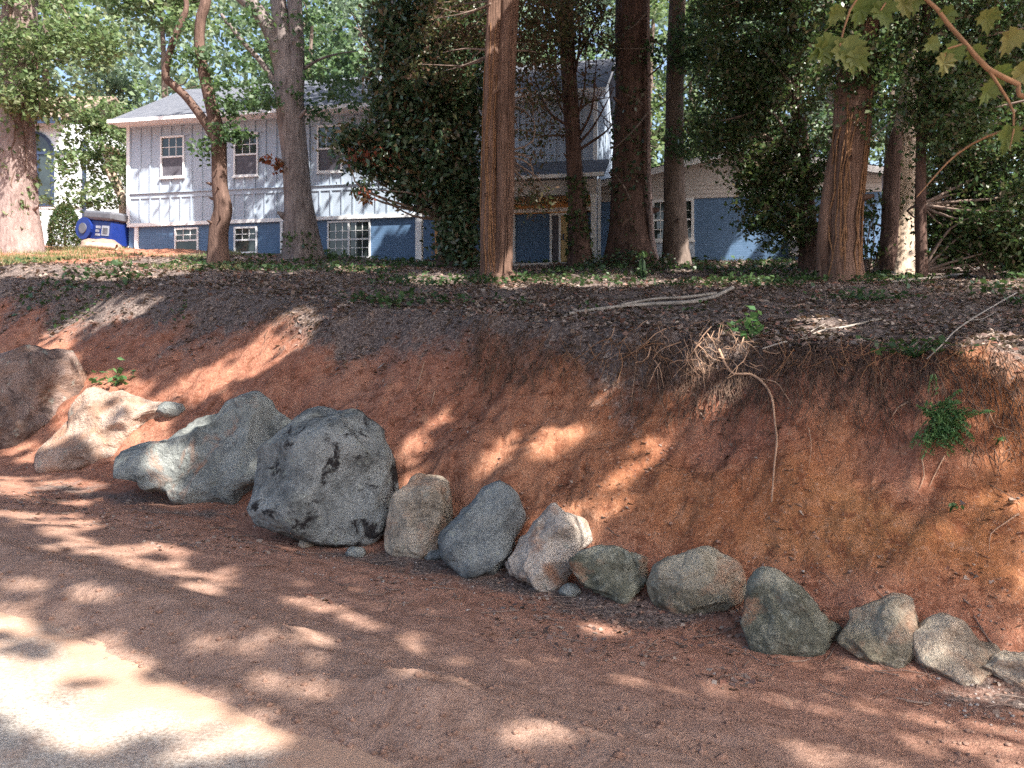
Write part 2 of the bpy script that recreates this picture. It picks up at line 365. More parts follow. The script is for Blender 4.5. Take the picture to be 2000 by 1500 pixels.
def catmull(pts, step):
    pts = np.asarray(pts, float)
    if len(pts) < 3:
        n = max(2, int(np.linalg.norm(pts[-1][:3] - pts[0][:3]) / step)); t = np.linspace(0, 1, n + 1)[:, None]
        return pts[0] * (1 - t) + pts[-1] * t
    e = np.vstack([2 * pts[0] - pts[1], pts, 2 * pts[-1] - pts[-2]]); out = []
    for i in range(1, len(e) - 2):
        n = max(1, int(np.linalg.norm(e[i+1][:3] - e[i][:3]) / step))
        for k in range(n):
            t = k / n
            out.append(0.5 * (2*e[i] + (e[i+1]-e[i-1])*t + (2*e[i-1]-5*e[i]+4*e[i+1]-e[i+2])*t*t + (3*e[i]-e[i-1]-3*e[i+1]+e[i+2])*t**3))
    out.append(pts[-1]); return np.array(out)
def tube(path, seg=8, step=0.15, ridge=0.0, flare=0.0, seed=0, ridgef=7.0, cap=True):
    c = catmull(path, step); n = len(c); p = c[:, :3]; r = np.maximum(c[:, 3], 0.001)
    tan = np.gradient(p, axis=0); tan /= np.linalg.norm(tan, axis=1)[:, None] + 1e-9
    ref = np.array([0, 1.0, 0]) if abs(tan[0][1]) < 0.9 else np.array([1.0, 0, 0])
    a = np.cross(tan, ref); a /= np.linalg.norm(a, axis=1)[:, None] + 1e-9; b = np.cross(tan, a)
    th = np.linspace(0, 2 * np.pi, seg, endpoint=False)
    R = np.repeat(r[:, None], seg, 1)
    T, H = np.meshgrid(th, np.concatenate([[0], np.cumsum(np.linalg.norm(np.diff(p, axis=0), axis=1))]))
    if ridge:
        R = R * (1 + ridge * fbm(np.cos(T) * ridgef / 2 + 31, np.sin(T) * ridgef / 2 + 7, H * 0.9, o=3, seed=seed)
                   + ridge * 1.6 * fbm(np.cos(T) * 0.9, np.sin(T) * 0.9, H * 0.45, o=2, seed=seed + 9))
    if flare:
        lob = 0.7 + 0.6 * fbm(np.cos(T) * 1.7 + 3, np.sin(T) * 1.7, np.zeros_like(T), o=2, seed=seed + 4)
        R = R * (1 + flare * np.exp(-H / (1.6 * r[0] + 0.05)) * np.clip(lob, 0.1, 2))
    V = p[:, None, :] + R[..., None] * (np.cos(T)[..., None] * a[:, None, :] + np.sin(T)[..., None] * b[:, None, :])
    i = np.arange(n - 1)[:, None] * seg + np.arange(seg)[None]; j = np.arange(n - 1)[:, None] * seg + (np.arange(seg)[None] + 1) % seg
    Fc = np.stack([i, j, j + seg, i + seg], -1).reshape(-1, 4)
    return V.reshape(-1, 3), Fc
def tubes(name, paths, m, parent=None, seg=6, step=0.15, **k):
    if len(paths) < 8 and parent is not None:
        nm = {'branches': 'branch', 'roots': 'root', 'stems': 'stem'}.get(name, name)
        for pth in paths:
            V, f = tube(pth, seg, step, **k); o = mesh(nm, V, f, m, parent, smooth=True)
        return o
    Vs, Fs, b = [], [], 0
    for q, pth in enumerate(paths):
        V, f = tube(pth, seg, step, seed=q, **k); Vs.append(V); Fs.append(f + b); b += len(V)
    o = mesh(name, np.vstack(Vs), np.vstack(Fs), m, parent, smooth=True)
    if parent is not None: o['kind'] = 'stuff'
    return o

def leaves(name, pts, L, W, m, parent=None, up=0.6, jit=0.3, flat=False, rnd=None, droop=0.15, kind=None, rng=RNG):
    n = len(pts); pts = np.asarray(pts)
    nor = rng.normal(size=(n, 3)); nor[:, 2] += up * 2; nor /= np.linalg.norm(nor, axis=1)[:, None]
    a = rng.normal(size=(n, 3)); a -= (a * nor).sum(1)[:, None] * nor; a /= np.linalg.norm(a, axis=1)[:, None] + 1e-9
    b = np.cross(nor, a)
    s = (1 + jit * rng.uniform(-1, 1, n))[:, None]; l = L * s; w_ = W * s
    tip = pts + a * l * 0.5; tip[:, 2] -= droop * l[:, 0]
    V = np.stack([pts - a * l * 0.5, pts + b * w_ * 0.5 - a * l * 0.06, tip, pts - b * w_ * 0.5 - a * l * 0.06], 1)
    Fc = np.arange(4 * n).reshape(n, 4)
    r = rng.uniform(0, 1, n) if rnd is None else rnd
    o = mesh(name, V.reshape(-1, 3), Fc, m, parent, rnd=r)
    if kind or name in ('leafy_shoots', 'red_shoot'): o['kind'] = kind or 'stuff'
    return o
def clumps(centre, rad, nclump, per, sig, shell=0.5, flat=0.6, rng=RNG):
    c = np.asarray(centre, float); r = np.asarray(rad, float)
    d = rng.normal(size=(nclump, 3)); d /= np.linalg.norm(d, axis=1)[:, None]
    u = rng.uniform(0, 1, nclump) ** (1 / 3); u = shell * (0.7 + 0.3 * u) + (1 - shell) * u
    cc = c + d * u[:, None] * r
    s = sig * rng.uniform(0.6, 1.35, nclump)
    p = np.repeat(cc, per, 0) + rng.normal(size=(nclump * per, 3)) * np.repeat(s, per)[:, None] * np.array([1, 1, flat])
    return p, cc
def pblob(px, py, rx, ry, Y, rd, nclump, per, sig, **k):
    sc = Y / F; return clumps(P(px, py, Y), (rx * sc, rd, ry * sc), nclump, per, sig, **k)

# ================================================================== THE SETTING
def build_ground():
    ang = np.concatenate([np.linspace(-180, -45, 46)[:-1], np.linspace(-45, -34, 24)[:-1], np.linspace(-34, 34, 560)[:-1], np.linspace(34, 45, 24)[:-1], np.linspace(45, 180, 46)[:-1]])
    r = np.concatenate([[0.0, 0.6, 1.2, 1.8], np.geomspace(2.3, 34, 420), np.geomspace(36, 900, 40)])
    A, R = np.meshgrid(np.radians(ang), r)
    X, Y = np.sin(A) * R, np.cos(A) * R
    Z = ground(X.ravel(), Y.ravel())
    n, k = len(r), len(ang)
    i = np.arange(n - 1)[:, None] * k + np.arange(k)[None]; j = np.arange(n - 1)[:, None] * k + (np.arange(k)[None] + 1) % k
    Fc = np.stack([i, i + k, j + k, j], -1).reshape(-1, 4)
    o = mesh('ground', np.stack([X.ravel(), Y.ravel(), Z], 1), Fc, M['clay'], smooth=True)
    x, y = X.ravel(), Y.ravel(); s, t = st(x, y)
    lit = litter_mask(x, y)
    lit = np.maximum(lit, 0.85 * np.exp(-((t + 0.42) / 0.38) ** 2) * sstep(-0.25, 0.35, fbm(x * 1.4, y * 1.4, o=3, seed=92) + 0.08) * sstep(5.5, 3.5, s))
    ora = sstep(1.0, -6.0, s) * sstep(0.0, 0.4, t) * sstep(-0.25, 0.25, fbm(s * 0.5, t * 0.9, o=3, seed=81) + 0.15)
    dus = sstep(-0.6, -3.0, t) * 0.85 + 0.35 * sstep(0.2, -0.6, t)
    for nm, v in (('litter', lit), ('orange', ora), ('dusty', dus)):
        a = o.data.attributes.new(nm, 'FLOAT', 'POINT'); a.data.foreach_set('value', v.astype(np.float32))
    props(o, kind='structure')
    return o
def litter_mask(x, y):
    s, t = st(x, y)
    m = np.interp(s, [-12, -5, -1, 4, 12, 30], [1.35, 1.32, 1.12, 0.95, 0.8, 0.7])
    d = (road_z(x, y) + m * np.maximum(t, 0)) - lawn_z(x, y)       # 0 at the rim, negative down the face
    lo = np.interp(s, [-6, -1, 3, 8], [-0.05, -0.25, -0.40, -0.80])
    v = sstep(lo - 0.45, lo + 0.35, d + 0.55 * fbm(x * 0.9, y * 0.9, o=5, seed=91, g=0.62))
    sun = sstep(-9.2, -10.8, x + 0.15 * (y - 22)) * sstep(17.0, 19, y)                      # open clay and grass by the left house
    return v * (1 - 0.9 * sun)
build_ground()
def build_road():
    s = np.linspace(-60, 70, 90); t = np.linspace(-2.5, -10.4, 40)
    S, T = np.meshgrid(s, t); X = P0[0] + S * U[0] + T * N[0]; Y = P0[1] + S * U[1] + T * N[1]
    Z = road_z(X, Y) - 0.035
    k = len(s); i = np.arange(len(t) - 1)[:, None] * k + np.arange(k - 1)[None]
    Fc = np.stack([i, i + 1, i + k + 1, i + k], -1).reshape(-1, 4)
    o = props(mesh('road', np.stack([X.ravel(), Y.ravel(), Z.ravel()], 1), Fc, M['concrete']), kind='structure')
    a = o.data.attributes.new('wash', 'FLOAT', 'POINT'); a.data.foreach_set('value', np.interp(-T.ravel(), [2.5, 3.1, 3.5, 4.2, 6], [.42, .30, .10, .0, -.06]).astype(np.float32))
build_road()

# ================================================================== HOUSE
HA = math.radians(-11.53); HD = np.array([math.cos(HA), math.sin(HA)]); HB = np.array([-math.sin(HA), math.cos(HA)])
HO = np.array([-14.06, 30.0]); HZ = 4.4
def hp(px, py, off=0.0):
    """place in the frame -> (along, height) on the house plane at depth off"""
    o = HO + HB * off; k = (px - 1000) / F
    # (k*Y - ox, Y - oy) . HB = 0
    Y = (o[0] * HB[0] + o[1] * HB[1]) / (k * HB[0] + HB[1])
    p = np.array([k * Y, Y]) - o
    return float(p @ HD), float(EYE + (HOR - py) / F * Y - HZ)
house = thing('split_level_house', (HO[0], HO[1], HZ), 'long split level house of white board and batten siding over blue painted brick', 'house', rz=HA)
Z = lambda z: z - HZ
SB, EV = Z(6.40), Z(10.12)
LEN, DEP = 17.14, 8.0
brick = MB().box(0, LEN, 0.05, DEP, -1.0, SB - 0.002).go('brick_wall', M['bluebrick'], house)
uw = MB().box(0, LEN, 0.03, DEP, SB, EV)
uw.poly([(0, 0.03, EV), (0, DEP, EV), (0, DEP / 2, EV + 2.30), (LEN, 0.03, EV), (LEN, DEP, EV), (LEN, DEP / 2, EV + 2.30)], [(0, 2, 1), (3, 4, 5)])
upper = uw.go('upper_wall', M['siding'], house)
wins_up = [hp(a, b) + hp(c, d) for a, b, c, d in ((317, 270, 358, 343), (460, 264, 502, 340), (623, 249, 666, 332), (783, 240, 826, 325))]
BELT0, BELT1 = Z(7.42), Z(7.60)
# boards and battens, each its own piece
pitch = 0.405
nb = int((LEN - 0.2) / pitch); pitch = (LEN - 0.2) / nb
def share(name, x0, x1, y0, y1, z0, z1, m, parent):
    return MB().box(x0, x1, y0, y1, z0, z1).go(name, m, parent)
_bc = {}
def piece(name, w_, d, h, loc, m, parent):
    key = (name, round(w_, 3), round(d, 3), round(h, 3), m.name)
    if key not in _bc:
        o = MB().box(0, w_, 0, d, 0, h).go(name, m, parent); _bc[key] = o.data
    else:
        o = bpy.data.objects.new(name, _bc[key]); COL.objects.link(o); o.parent = parent
    o.location = loc; return o
def cuts(x0, x1, z0, z1):
    """z-intervals of a strip left over around windows"""
    seg_ = [(z0, z1)]
    for (ax, az1, bx, az0) in wins_up:
        if x1 > ax - 0.06 and x0 < bx + 0.06:
            new = []
            for p, q in seg_:
                if az0 - 0.10 > p: new.append((p, min(q, az0 - 0.10)))
                if az1 + 0.06 < q: new.append((max(p, az1 + 0.06), q))
            seg_ = [s_ for s_ in new if s_[1] - s_[0] > 0.05]
    return seg_
for i in range(nb):
    x = 0.1 + i * pitch
    piece('siding_board', pitch - 0.008, 0.028, BELT0 - SB - 0.13, (x + 0.004, 0.0, SB + 0.13), M['siding'], upper)
    for p, q in cuts(x, x + pitch, BELT1, EV - 0.12):
        piece('siding_board', pitch - 0.008, 0.028, q - p - 0.004, (x + 0.004, 0.0, p + 0.004), M['siding'], upper)
for i in range(nb + 1):
    x = 0.1 + i * pitch - 0.028
    piece('batten', 0.056, 0.034, BELT0 - SB - 0.14, (x, -0.036, SB + 0.135), M['siding'], upper)
    for p, q in cuts(x, x + 0.056, BELT1 + 0.02, EV - 0.12):
        piece('batten', 0.056, 0.034, q - p - 0.004, (x, -0.036, p + 0.004), M['siding'], upper)
share('belt_board', 0.1, LEN - 0.1, -0.031, 0.02, BELT0, BELT1 - 0.01, M['siding'], upper)
share('drip_cap', 0.1, LEN - 0.1, -0.075, 0.02, BELT1 - 0.008, BELT1 + 0.014, M['siding'], upper)
share('skirt_board', 0.0, LEN, -0.065, 0.03, SB, SB + 0.125, M['trim'], upper)
share('frieze_board', 0.1, LEN - 0.1, -0.04, 0.02, EV - 0.115, EV - 0.01, M['siding'], upper)
share('corner_board', -0.035, 0.095, -0.05, 0.13, SB + 0.127, EV - 0.01, M['trim'], upper)
share('corner_board', LEN - 0.095, LEN + 0.035, -0.05, 0.13, SB + 0.127, EV - 0.01, M['trim'], upper)
share('corner_board', LEN + 0.002, LEN + 0.03, DEP - 0.13, DEP + 0.02, SB, EV - 0.01, M['trim'], upper)
# side boards on the right gable
for i in range(int(7.7 / 0.4)):
    piece('batten', 0.03, 0.05, EV - SB + 0.4 - 0.1, (LEN + 0.002, 0.3 + i * 0.4, SB + 0.1), M['siding'], upper)
def gable_roof(name, x0, x1, yf, yb, ze, rise, m, parent, along='x', course=0.145):
    """courses of shingles stepping up both slopes"""
    b = MB(); half = (yb - yf) / 2; L = math.hypot(half, rise); n = int(L / course)
    for side in (0, 1):
        for k in range(n):
            a0, a1 = k / n, (k + 1.25) / n; a1 = min(a1, 1.0)
            def pt(u, h):
                y = yf + half * u if side == 0 else yb - half * u
                return y, ze + rise * u + h
            (ya, za), (yc, zc) = pt(a0, 0.035), pt(a1, 0.018)
            (yd, zd) = pt(a0, 0.0)
            v = [(x0, ya, za), (x1, ya, za), (x1, yc, zc), (x0, yc, zc), (x0, yd, zd), (x1, yd, zd)]
            if along == 'y': v = [(q[1], q[0], q[2]) for q in v]
            b.poly(v, [(0, 1, 2, 3), (4, 5, 1, 0)])
    # deck below
    ym = (yf + yb) / 2; th = 0.09
    v = [(x0, yf, ze), (x1, yf, ze), (x1, ym, ze + rise), (x0, ym, ze + rise), (x0, yb, ze), (x1, yb, ze),
         (x0, yf, ze - th), (x1, yf, ze - th), (x1, ym, ze + rise - th), (x0, ym, ze + rise - th), (x0, yb, ze - th), (x1, yb, ze - th)]
    if along == 'y': v = [(q[1], q[0], q[2]) for q in v]
    b.poly(v, [(0,1,2,3),(3,2,5,4),(6,9,8,7),(9,10,11,8),(0,3,9,6),(3,4,10,9),(1,7,8,2),(2,8,11,5),(0,6,7,1),(4,5,11,10)])
    return b.go(name, m, parent)
OV = 0.58
roof = gable_roof('roof', -0.35, LEN + 0.35, -OV, DEP + OV, EV + 0.03, 2.58, M['shingle'], house)
share('soffit', -0.3, LEN + 0.3, -OV + 0.03, 0.0, EV - 0.06, EV - 0.035, M['trim'], roof)
share('gutter', -0.35, LEN + 0.35, -OV - 0.11, -OV + 0.02, EV - 0.08, EV + 0.045, M['trim'], roof)
for xx in (-0.36, LEN + 0.33):
    bb = MB(); y0, ym, y1 = -OV, DEP / 2, DEP + OV; z0 = EV + 0.03; z1 = z0 + 2.58
    bb.poly([(xx, y0, z0 - .15), (xx, y0, z0), (xx, ym, z1), (xx, ym, z1 - .15), (xx, y1, z0), (xx, y1, z0 - .15),
             (xx + .03, y0, z0 - .15), (xx + .03, y0, z0), (xx + .03, ym, z1), (xx + .03, ym, z1 - .15), (xx + .03, y1, z0), (xx + .03, y1, z0 - .15)],
            [(0,1,2,3),(3,2,4,5),(6,9,8,7),(9,11,10,8),(0,6,7,1),(1,7,8,2),(2,8,10,4),(4,10,11,5),(5,11,9,3),(3,9,6,0)])
    bb.go('rake_board', M['trim'], roof)

def window(x0, z1, x1, z0, off, cols=2, rows=2, units=1, sill=True, lower='screen', m=None, parent=None, fr=0.055, name='window', grid_low=False):
    tm = m or M['trim']; parent = parent or house
    fb = MB(); y0, y1 = off - 0.05, off + 0.03
    fb.box(x0 - fr, x1 + fr, y0, y1, z1 - 0.01, z1 + fr).box(x0 - fr, x0, y0, y1, z0, z1 - 0.01).box(x1, x1 + fr, y0, y1, z0, z1 - 0.01).box(x0 - fr, x1 + fr, y0, y1, z0 - fr, z0)
    wn = fb.go(name, tm, parent)
    if sill: share('sill', x0 - fr - 0.03, x1 + fr + 0.03, off - 0.085, off + 0.0, z0 - fr - 0.05, z0 - fr - 0.002, tm, wn)
    wu = (x1 - x0) / units
    for u in range(units):
        a, b_ = x0 + u * wu, x0 + (u + 1) * wu
        if u: share('mullion', a - 0.035, a + 0.035, off - 0.045, off + 0.02, z0, z1 - 0.012, tm, wn)
        zm = (z0 + z1) / 2
        share('pane', a + 0.002, b_ - 0.002, off + 0.004, off + 0.012, zm, z1 - 0.012, M['glass'], wn)
        share('pane', a + 0.002, b_ - 0.002, off + 0.001, off + 0.009, z0 + 0.002, zm - 0.002, M['screen'] if lower == 'screen' else M['glass'], wn)
        share('sash_rail', a + 0.002, b_ - 0.002, off - 0.03, off + 0.0005, zm - 0.028, zm + 0.028, tm, wn)
        for c_ in range(1, cols):
            xx = a + (b_ - a) * c_ / cols; share('muntin', xx - 0.011, xx + 0.011, off - 0.012, off + 0.0035, zm + 0.03, z1 - 0.013, tm, wn)
            if grid_low: share('muntin', xx - 0.011, xx + 0.011, off - 0.013, off + 0.0003, z0 + 0.003, zm - 0.03, tm, wn)
        for r_ in range(1, rows):
            zz = zm + (z1 - zm) * r_ / rows; share('muntin', a + 0.003, b_ - 0.003, off - 0.016, off + 0.003, zz - 0.011, zz + 0.011, tm, wn)
            if grid_low:
                zz = z0 + (zm - z0) * r_ / rows; share('muntin', a + 0.003, b_ - 0.003, off - 0.016, off + 0.0002, zz - 0.011, zz + 0.011, tm, wn)
    return wn
for (ax, az1, bx, az0) in wins_up: window(ax, az1, bx, az0, -0.005, cols=3, rows=2)
for q in ((343, 448, 384, 491), (459, 446, 499, 491)):
    a = hp(q[0], q[1]) + hp(q[2], q[3]); window(a[0], min(a[1], SB - 0.08), a[2], a[3], 0.045, cols=3, rows=2, lower='glass')
a = hp(642, 435) + hp(720, 500); window(a[0], min(a[1], SB - 0.08), a[2], a[3], 0.045, cols=3, rows=2, units=2, lower='glass', grid_low=True)
# downspouts
def downspout(x, off, z0, z1, m=None):
    b = MB().box(x - 0.045, x + 0.045, off - 0.10, off - 0.02, z0, z1).box(x - 0.045, x + 0.045, off - 0.22, off - 0.02, z0 - 0.08, z0 - 0.002)
    return b.go('downspout', m or M['trim'], house)
x, _ = hp(552, 460); downspout(x, 0.0, -0.6, SB - 0.02)
x, _ = hp(267, 460); share('corner_post', x - 0.09, x + 0.05, -0.02, 0.048, -0.8, SB - 0.004, M['trim'], house)
# porch
PO = -1.7
px0, _ = hp(850, 350, PO); px1, _ = hp(1166, 350, PO)
zg = hp(1080, 349, PO)[1]; zf = hp(1080, 382, PO)[1]
zt = hp(1100, 316, 0)[1]
b = MB(); nC = 12
for k in range(nC):
    u0, u1 = k / nC, min(1, (k + 1.2) / nC)
    ya, yc = PO - 0.35 + (-PO + 0.33) * u0, PO - 0.35 + (-PO + 0.33) * u1
    za, zc = zg + 0.03 + (zt - zg) * u0, zg + 0.012 + (zt - zg) * u1
    b.poly([(px0 - .3, ya, za), (px1 + .25, ya, za), (px1 + .25, yc, zc), (px0 - .3, yc, zc), (px0 - .3, ya, za - .05), (px1 + .25, ya, za - .05)], [(0, 1, 2, 3), (4, 5, 1, 0)])
b.poly([(px0 - .3, PO - .35, zg - .04), (px1 + .25, PO - .35, zg - .04), (px1 + .25, -0.04, zt - .06), (px0 - .3, -0.04, zt - .06)], [(0, 3, 2, 1)])
proof = b.go('porch_roof', M['shingle'], house)
share('gutter', px0 - .3, px1 + .25, PO - 0.46, PO - 0.352, zg - 0.07, zg + 0.04, M['trim'], proof)
share('porch_beam', px0, px1, PO - 0.12, PO + 0.12, zf, zg - 0.075, M['greige'], house)
b = MB()
for k in range(12):
    y0 = PO + 0.125 + k * (-PO - 0.17) / 12; b.box(px0, px1, y0, y0 + (-PO - 0.17) / 12 - 0.008, zf + 0.05, zf + 0.07)
b.go('porch_ceiling', M['cedar'], house)
share('porch_lintel', px0, px1, -0.045, 0.02, hp(1040, 418)[1], zf + 0.049, M['cedar'], house)
share('porch_floor', px0 - 0.2, px1 + 0.3, PO - 0.2, 0.045, -0.4, 0.12, M['greige'], house)
def post(px, off, z0, z1, w_=0.1, m=None):
    x, _ = hp(px, 450, off)
    return MB().box(x - w_, x + w_, off - w_, off + w_, z0 + 0.18, z1 - 0.12).box(x - w_ * 1.3, x + w_ * 1.3, off - w_ * 1.3, off + w_ * 1.3, z0, z0 + 0.18).box(x - w_ * 1.25, x + w_ * 1.25, off - w_ * 1.25, off + w_ * 1.25, z1 - 0.12, z1).go('porch_post', m or M['trim'], house)
post(819, PO, -0.6, zf + 0.2, 0.10); post(1160, PO, 0.12, zf - 0.002, 0.085)
x, _ = hp(1171, 400, PO); downspout(x, PO, -0.2, zg - 0.08)
x, _ = hp(852, 430, -0.1); share('door_casing', x - 0.05, x + 0.05, -0.1, 0.045, 0.12, hp(852, 380)[1], M['cedar'], house)
x, _ = hp(1003, 430, -0.1); share('brick_edge_trim', x - 0.035, x + 0.035, -0.06, 0.045, 0.12, hp(1003, 418)[1], M['trim'], house)
a = hp(1074, 417) + hp(1140, 497)
dz0, dz1 = 0.12, a[1]
db = MB().box(a[0], a[0] + 0.07, -0.05, 0.045, dz0, dz1).box(a[0] + 0.30, a[0] + 0.36, -0.05, 0.045, dz0, dz1 - 0.082).box(a[0] + 0.07, a[2] + 0.1, -0.05, 0.045, dz1 - 0.08, dz1)
dr = db.go('front_door', M['trim'], house)
share('sidelight', a[0] + 0.072, a[0] + 0.298, 0.0, 0.02, dz0 + 0.02, dz1 - 0.09, M['screen'], dr)
share('door_leaf', a[0] + 0.362, a[2] + 0.06, -0.01, 0.03, dz0 + 0.02, dz1 - 0.09, M['door'], dr)
share('handle', a[0] + 0.43, a[0] + 0.47, -0.06, -0.012, dz0 + 0.95, dz0 + 1.15, M['darkframe'], dr)
# right wing with the low front gable
WO = -0.15
wx0, wx1 = LEN + 0.04, hp(1722, 345, WO)[0]
weave, wpeak = Z(7.16), Z(7.96)
wsplit = hp(1400, 386, WO)[1]
MB().box(wx0, wx1, WO + 0.03, 9.0, -1.2, wsplit - 0.002).go('brick_wall', M['bluebrick'], house)
gb = MB().box(wx0, wx1, WO, 9.0, wsplit, weave); xm = (wx0 + wx1) / 2
gb.poly([(wx0, WO, weave), (wx1, WO, weave), (xm, WO, wpeak), (wx0, 9, weave), (wx1, 9, weave), (xm, 9, wpeak)], [(0, 1, 2), (3, 5, 4)])
gw = gb.go('gable_wall', M['greige'], house)
for k in range(4):
    z0 = wsplit + 0.005 + k * (weave - wsplit) / 4; share('lap_board', wx0 + 0.02, wx1 - 0.02, WO - 0.022 - 0.0, WO - 0.002, z0, z0 + (weave - wsplit) / 4 - 0.012, M['greige'], gw)
wroof = gable_roof('wing_roof', WO - 0.5, 9.3, wx0 - 0.1, wx1 + 0.45, weave, wpeak - weave + 0.12, M['shingle'], house, along='y')
bb = MB(); y0 = WO - 0.53; xa, xb = wx0 - 0.1, wx1 + 0.45; z0, z1 = weave, wpeak + 0.12
xm2 = (xa + xb) / 2
bb.poly([(xa, y0, z0 - .2), (xa, y0, z0 - .01), (xm2, y0, z1 - .01), (xm2, y0, z1 - .2), (xb, y0, z0 - .01), (xb, y0, z0 - .2)] + [(xa, y0 + .029, z0 - .2), (xa, y0 + .029, z0 - .01), (xm2, y0 + .029, z1 - .01), (xm2, y0 + .029, z1 - .2), (xb, y0 + .029, z0 - .01), (xb, y0 + .029, z0 - .2)],
        [(0,3,2,1),(3,5,4,2),(6,7,8,9),(9,8,10,11),(0,1,7,6),(1,2,8,7),(2,4,10,8),(4,5,11,10),(5,3,9,11),(3,0,6,9)])
bb.go('rake_board', M['trim'], wroof)
a = hp(1278, 387, WO) + hp(1350, 464, WO); window(a[0], min(a[1], wsplit - 0.07), a[2], a[3], WO + 0.025, cols=2, rows=2, units=3, lower='glass', grid_low=True, fr=0.09)
a2 = hp(1268, 468, WO) + hp(1357, 503, WO); share('window_apron', a2[0], a2[2], WO - 0.01, WO + 0.028, a2[3], a2[1], M['siding'], house)
a = hp(1543, 425, WO) + hp(1560, 461, WO); window(a[0], a[1], a[2], a[3], WO + 0.025, cols=2, rows=2, lower='glass')
a = hp(1540, 462, WO) + hp(1568, 500, WO)
acu = MB().box(a[0], a[2], WO - 0.42, WO + 0.02, a[3], a[1] - 0.08).go('wall_unit', M['greige'], house, )
share('fan_grille', a[0] + 0.04, a[2] - 0.04, WO - 0.435, WO - 0.422, a[3] + 0.05, a[1] - 0.15, M['binlid'], acu)

# ---------------------------------------------------------------- neighbour's house at the left
nh = thing('stucco_house', (-26.0, 38.0, 6.0), 'pale stucco house with dark arched window and brown roof behind left pine', 'house')
def npx(px, py, Y=38.0): p = P(px, py, Y); return p[0] + 26.0, p[2] - 6.0
wl, wr = npx(-330, 0)[0], npx(168, 0)[0]; ze = npx(0, 240)[1]
MB().box(wl, wr, 0, 9, -0.8, ze).go('wall', M['stucco'], nh)
share('wall_band', wl, wr - 0.0, -0.04, -0.002, npx(0, 407)[1], npx(0, 400)[1], M['trim'], nh)
nroof = gable_roof('roof', wl - 0.4, npx(135, 0)[0], -0.7, 9.7, ze + 0.05, 2.6, M['brownroof'], nh)
share('fascia', wl - 0.4, npx(135, 0)[0], -0.73, -0.702, ze - 0.22, ze + 0.06, M['darkframe'], nroof)
MB().box(npx(120, 0)[0], wr + 0.5, 1.2, 8, ze - 0.8, ze - 0.7).go('eave_return', M['brownroof'], nh)
# arched window: frame ring, mullions, panes
cx, _ = npx(62, 0); rr = 0.92; zs = npx(0, 300)[1]; zb = npx(0, 398)[1]
ab = MB()
for k in range(14):
    t0, t1 = math.pi * k / 14, math.pi * (k + 1) / 14
    q = [(cx + r_ * math.cos(t), y_, zs + r_ * math.sin(t)) for y_ in (-0.07, 0.0) for r_, t in ((rr, t0), (rr, t1), (rr + 0.14, t1), (rr + 0.14, t0))]
    ab.poly(q, [(0, 3, 2, 1), (0, 1, 5, 4), (2, 3, 7, 6), (1, 2, 6, 5), (0, 4, 7, 3)])
ab.box(cx - rr - .14, cx - rr, -0.07, 0, zb, zs).box(cx + rr, cx + rr + .14, -0.07, 0, zb, zs).box(cx - rr - .14, cx + rr + .14, -0.08, 0, zb - .12, zb - 0.002)
aw = ab.go('arched_window', M['darkframe'], nh)
pv = [(cx, -0.012, zs)] + [(cx + rr * math.cos(math.pi * k / 14), -0.012, zs + rr * math.sin(math.pi * k / 14)) for k in range(15)]
MB().poly(pv, [(0, i, i + 1) for i in range(1, 15)]).go('pane', M['glass'], aw)
share('pane', cx - rr + .002, cx + rr - .002, -0.02, -0.004, zb, zs - 0.002, M['glass'], aw)
for xx in (-0.3, 0.3): share('mullion', cx + xx * rr * 1.1 - .04, cx + xx * rr * 1.1 + .04, -0.06, -0.022, zb + .002, zs - .06, M['darkframe'], aw)
share('transom', cx - rr + .003, cx + rr + 1.0, -0.075, -0.021, zs - .05, zs + .10, M['darkframe'], aw)
share('downspout', wr - 0.12, wr + 0.02, -0.1, -0.003, -0.2, ze - 0.8, M['darkframe'], nh)

# ================================================================== TREES
def leafy_light_gap(pts):
    """True where a leaf would shade a wanted sun patch on ground or house: it is left out."""
    v = np.array(SUNV); p = np.asarray(pts, float)
    n = len(p); tgt = np.empty((n, 3)); 
    k = np.maximum(p[:, 2] - 3.0, 0) / v[2]
    for _ in range(9):
        q = p - v * k[:, None]
        k = k + (q[:, 2] - ground(q[:, 0], q[:, 1], False)) / v[2] * 0.75
    tgt = p - v * k[:, None]
    # the house front
    rel = p[:, :2] - HO; d = rel @ HB; vb = v[:2] @ HB
    kh = d / vb
    q = p - v * kh[:, None]; lx = (q[:, :2] - HO) @ HD
    on = (kh > 0) & (kh < k) & (lx > -0.2) & (lx < 25.8) & (q[:, 2] < 10.1)
    tgt[on] = q[on]
    Y = np.maximum(tgt[:, 1], 0.5); px = 1000 + tgt[:, 0] / Y * F; py = HOR - (tgt[:, 2] - EYE) / Y * F
    gap = np.zeros(n, bool)
    for e in GAPS:
        cx_, cy_, rx_, ry_ = e[:4]; a_ = math.radians(e[4] if len(e) > 4 else 0)
        dx, dy = px - cx_, py - cy_
        u_ = dx * math.cos(a_) + dy * math.sin(a_); w_ = -dx * math.sin(a_) + dy * math.cos(a_)
        pad = np.where(st(tgt[:, 0], tgt[:, 1])[1] < 0, 0.03, 0.075) * F / Y; gap |= (u_ / (rx_ + pad)) ** 2 + (w_ / (ry_ + pad)) ** 2 < 1
    gap &= (tgt[:, 1] > 2.5) & ~((np.abs(st(tgt[:, 0], tgt[:, 1])[1] + 1.2) < 1.1) & (fbm(tgt[:, 0] * 2.4, tgt[:, 1] * 2.4, o=2, seed=17) > .33))
    return gap
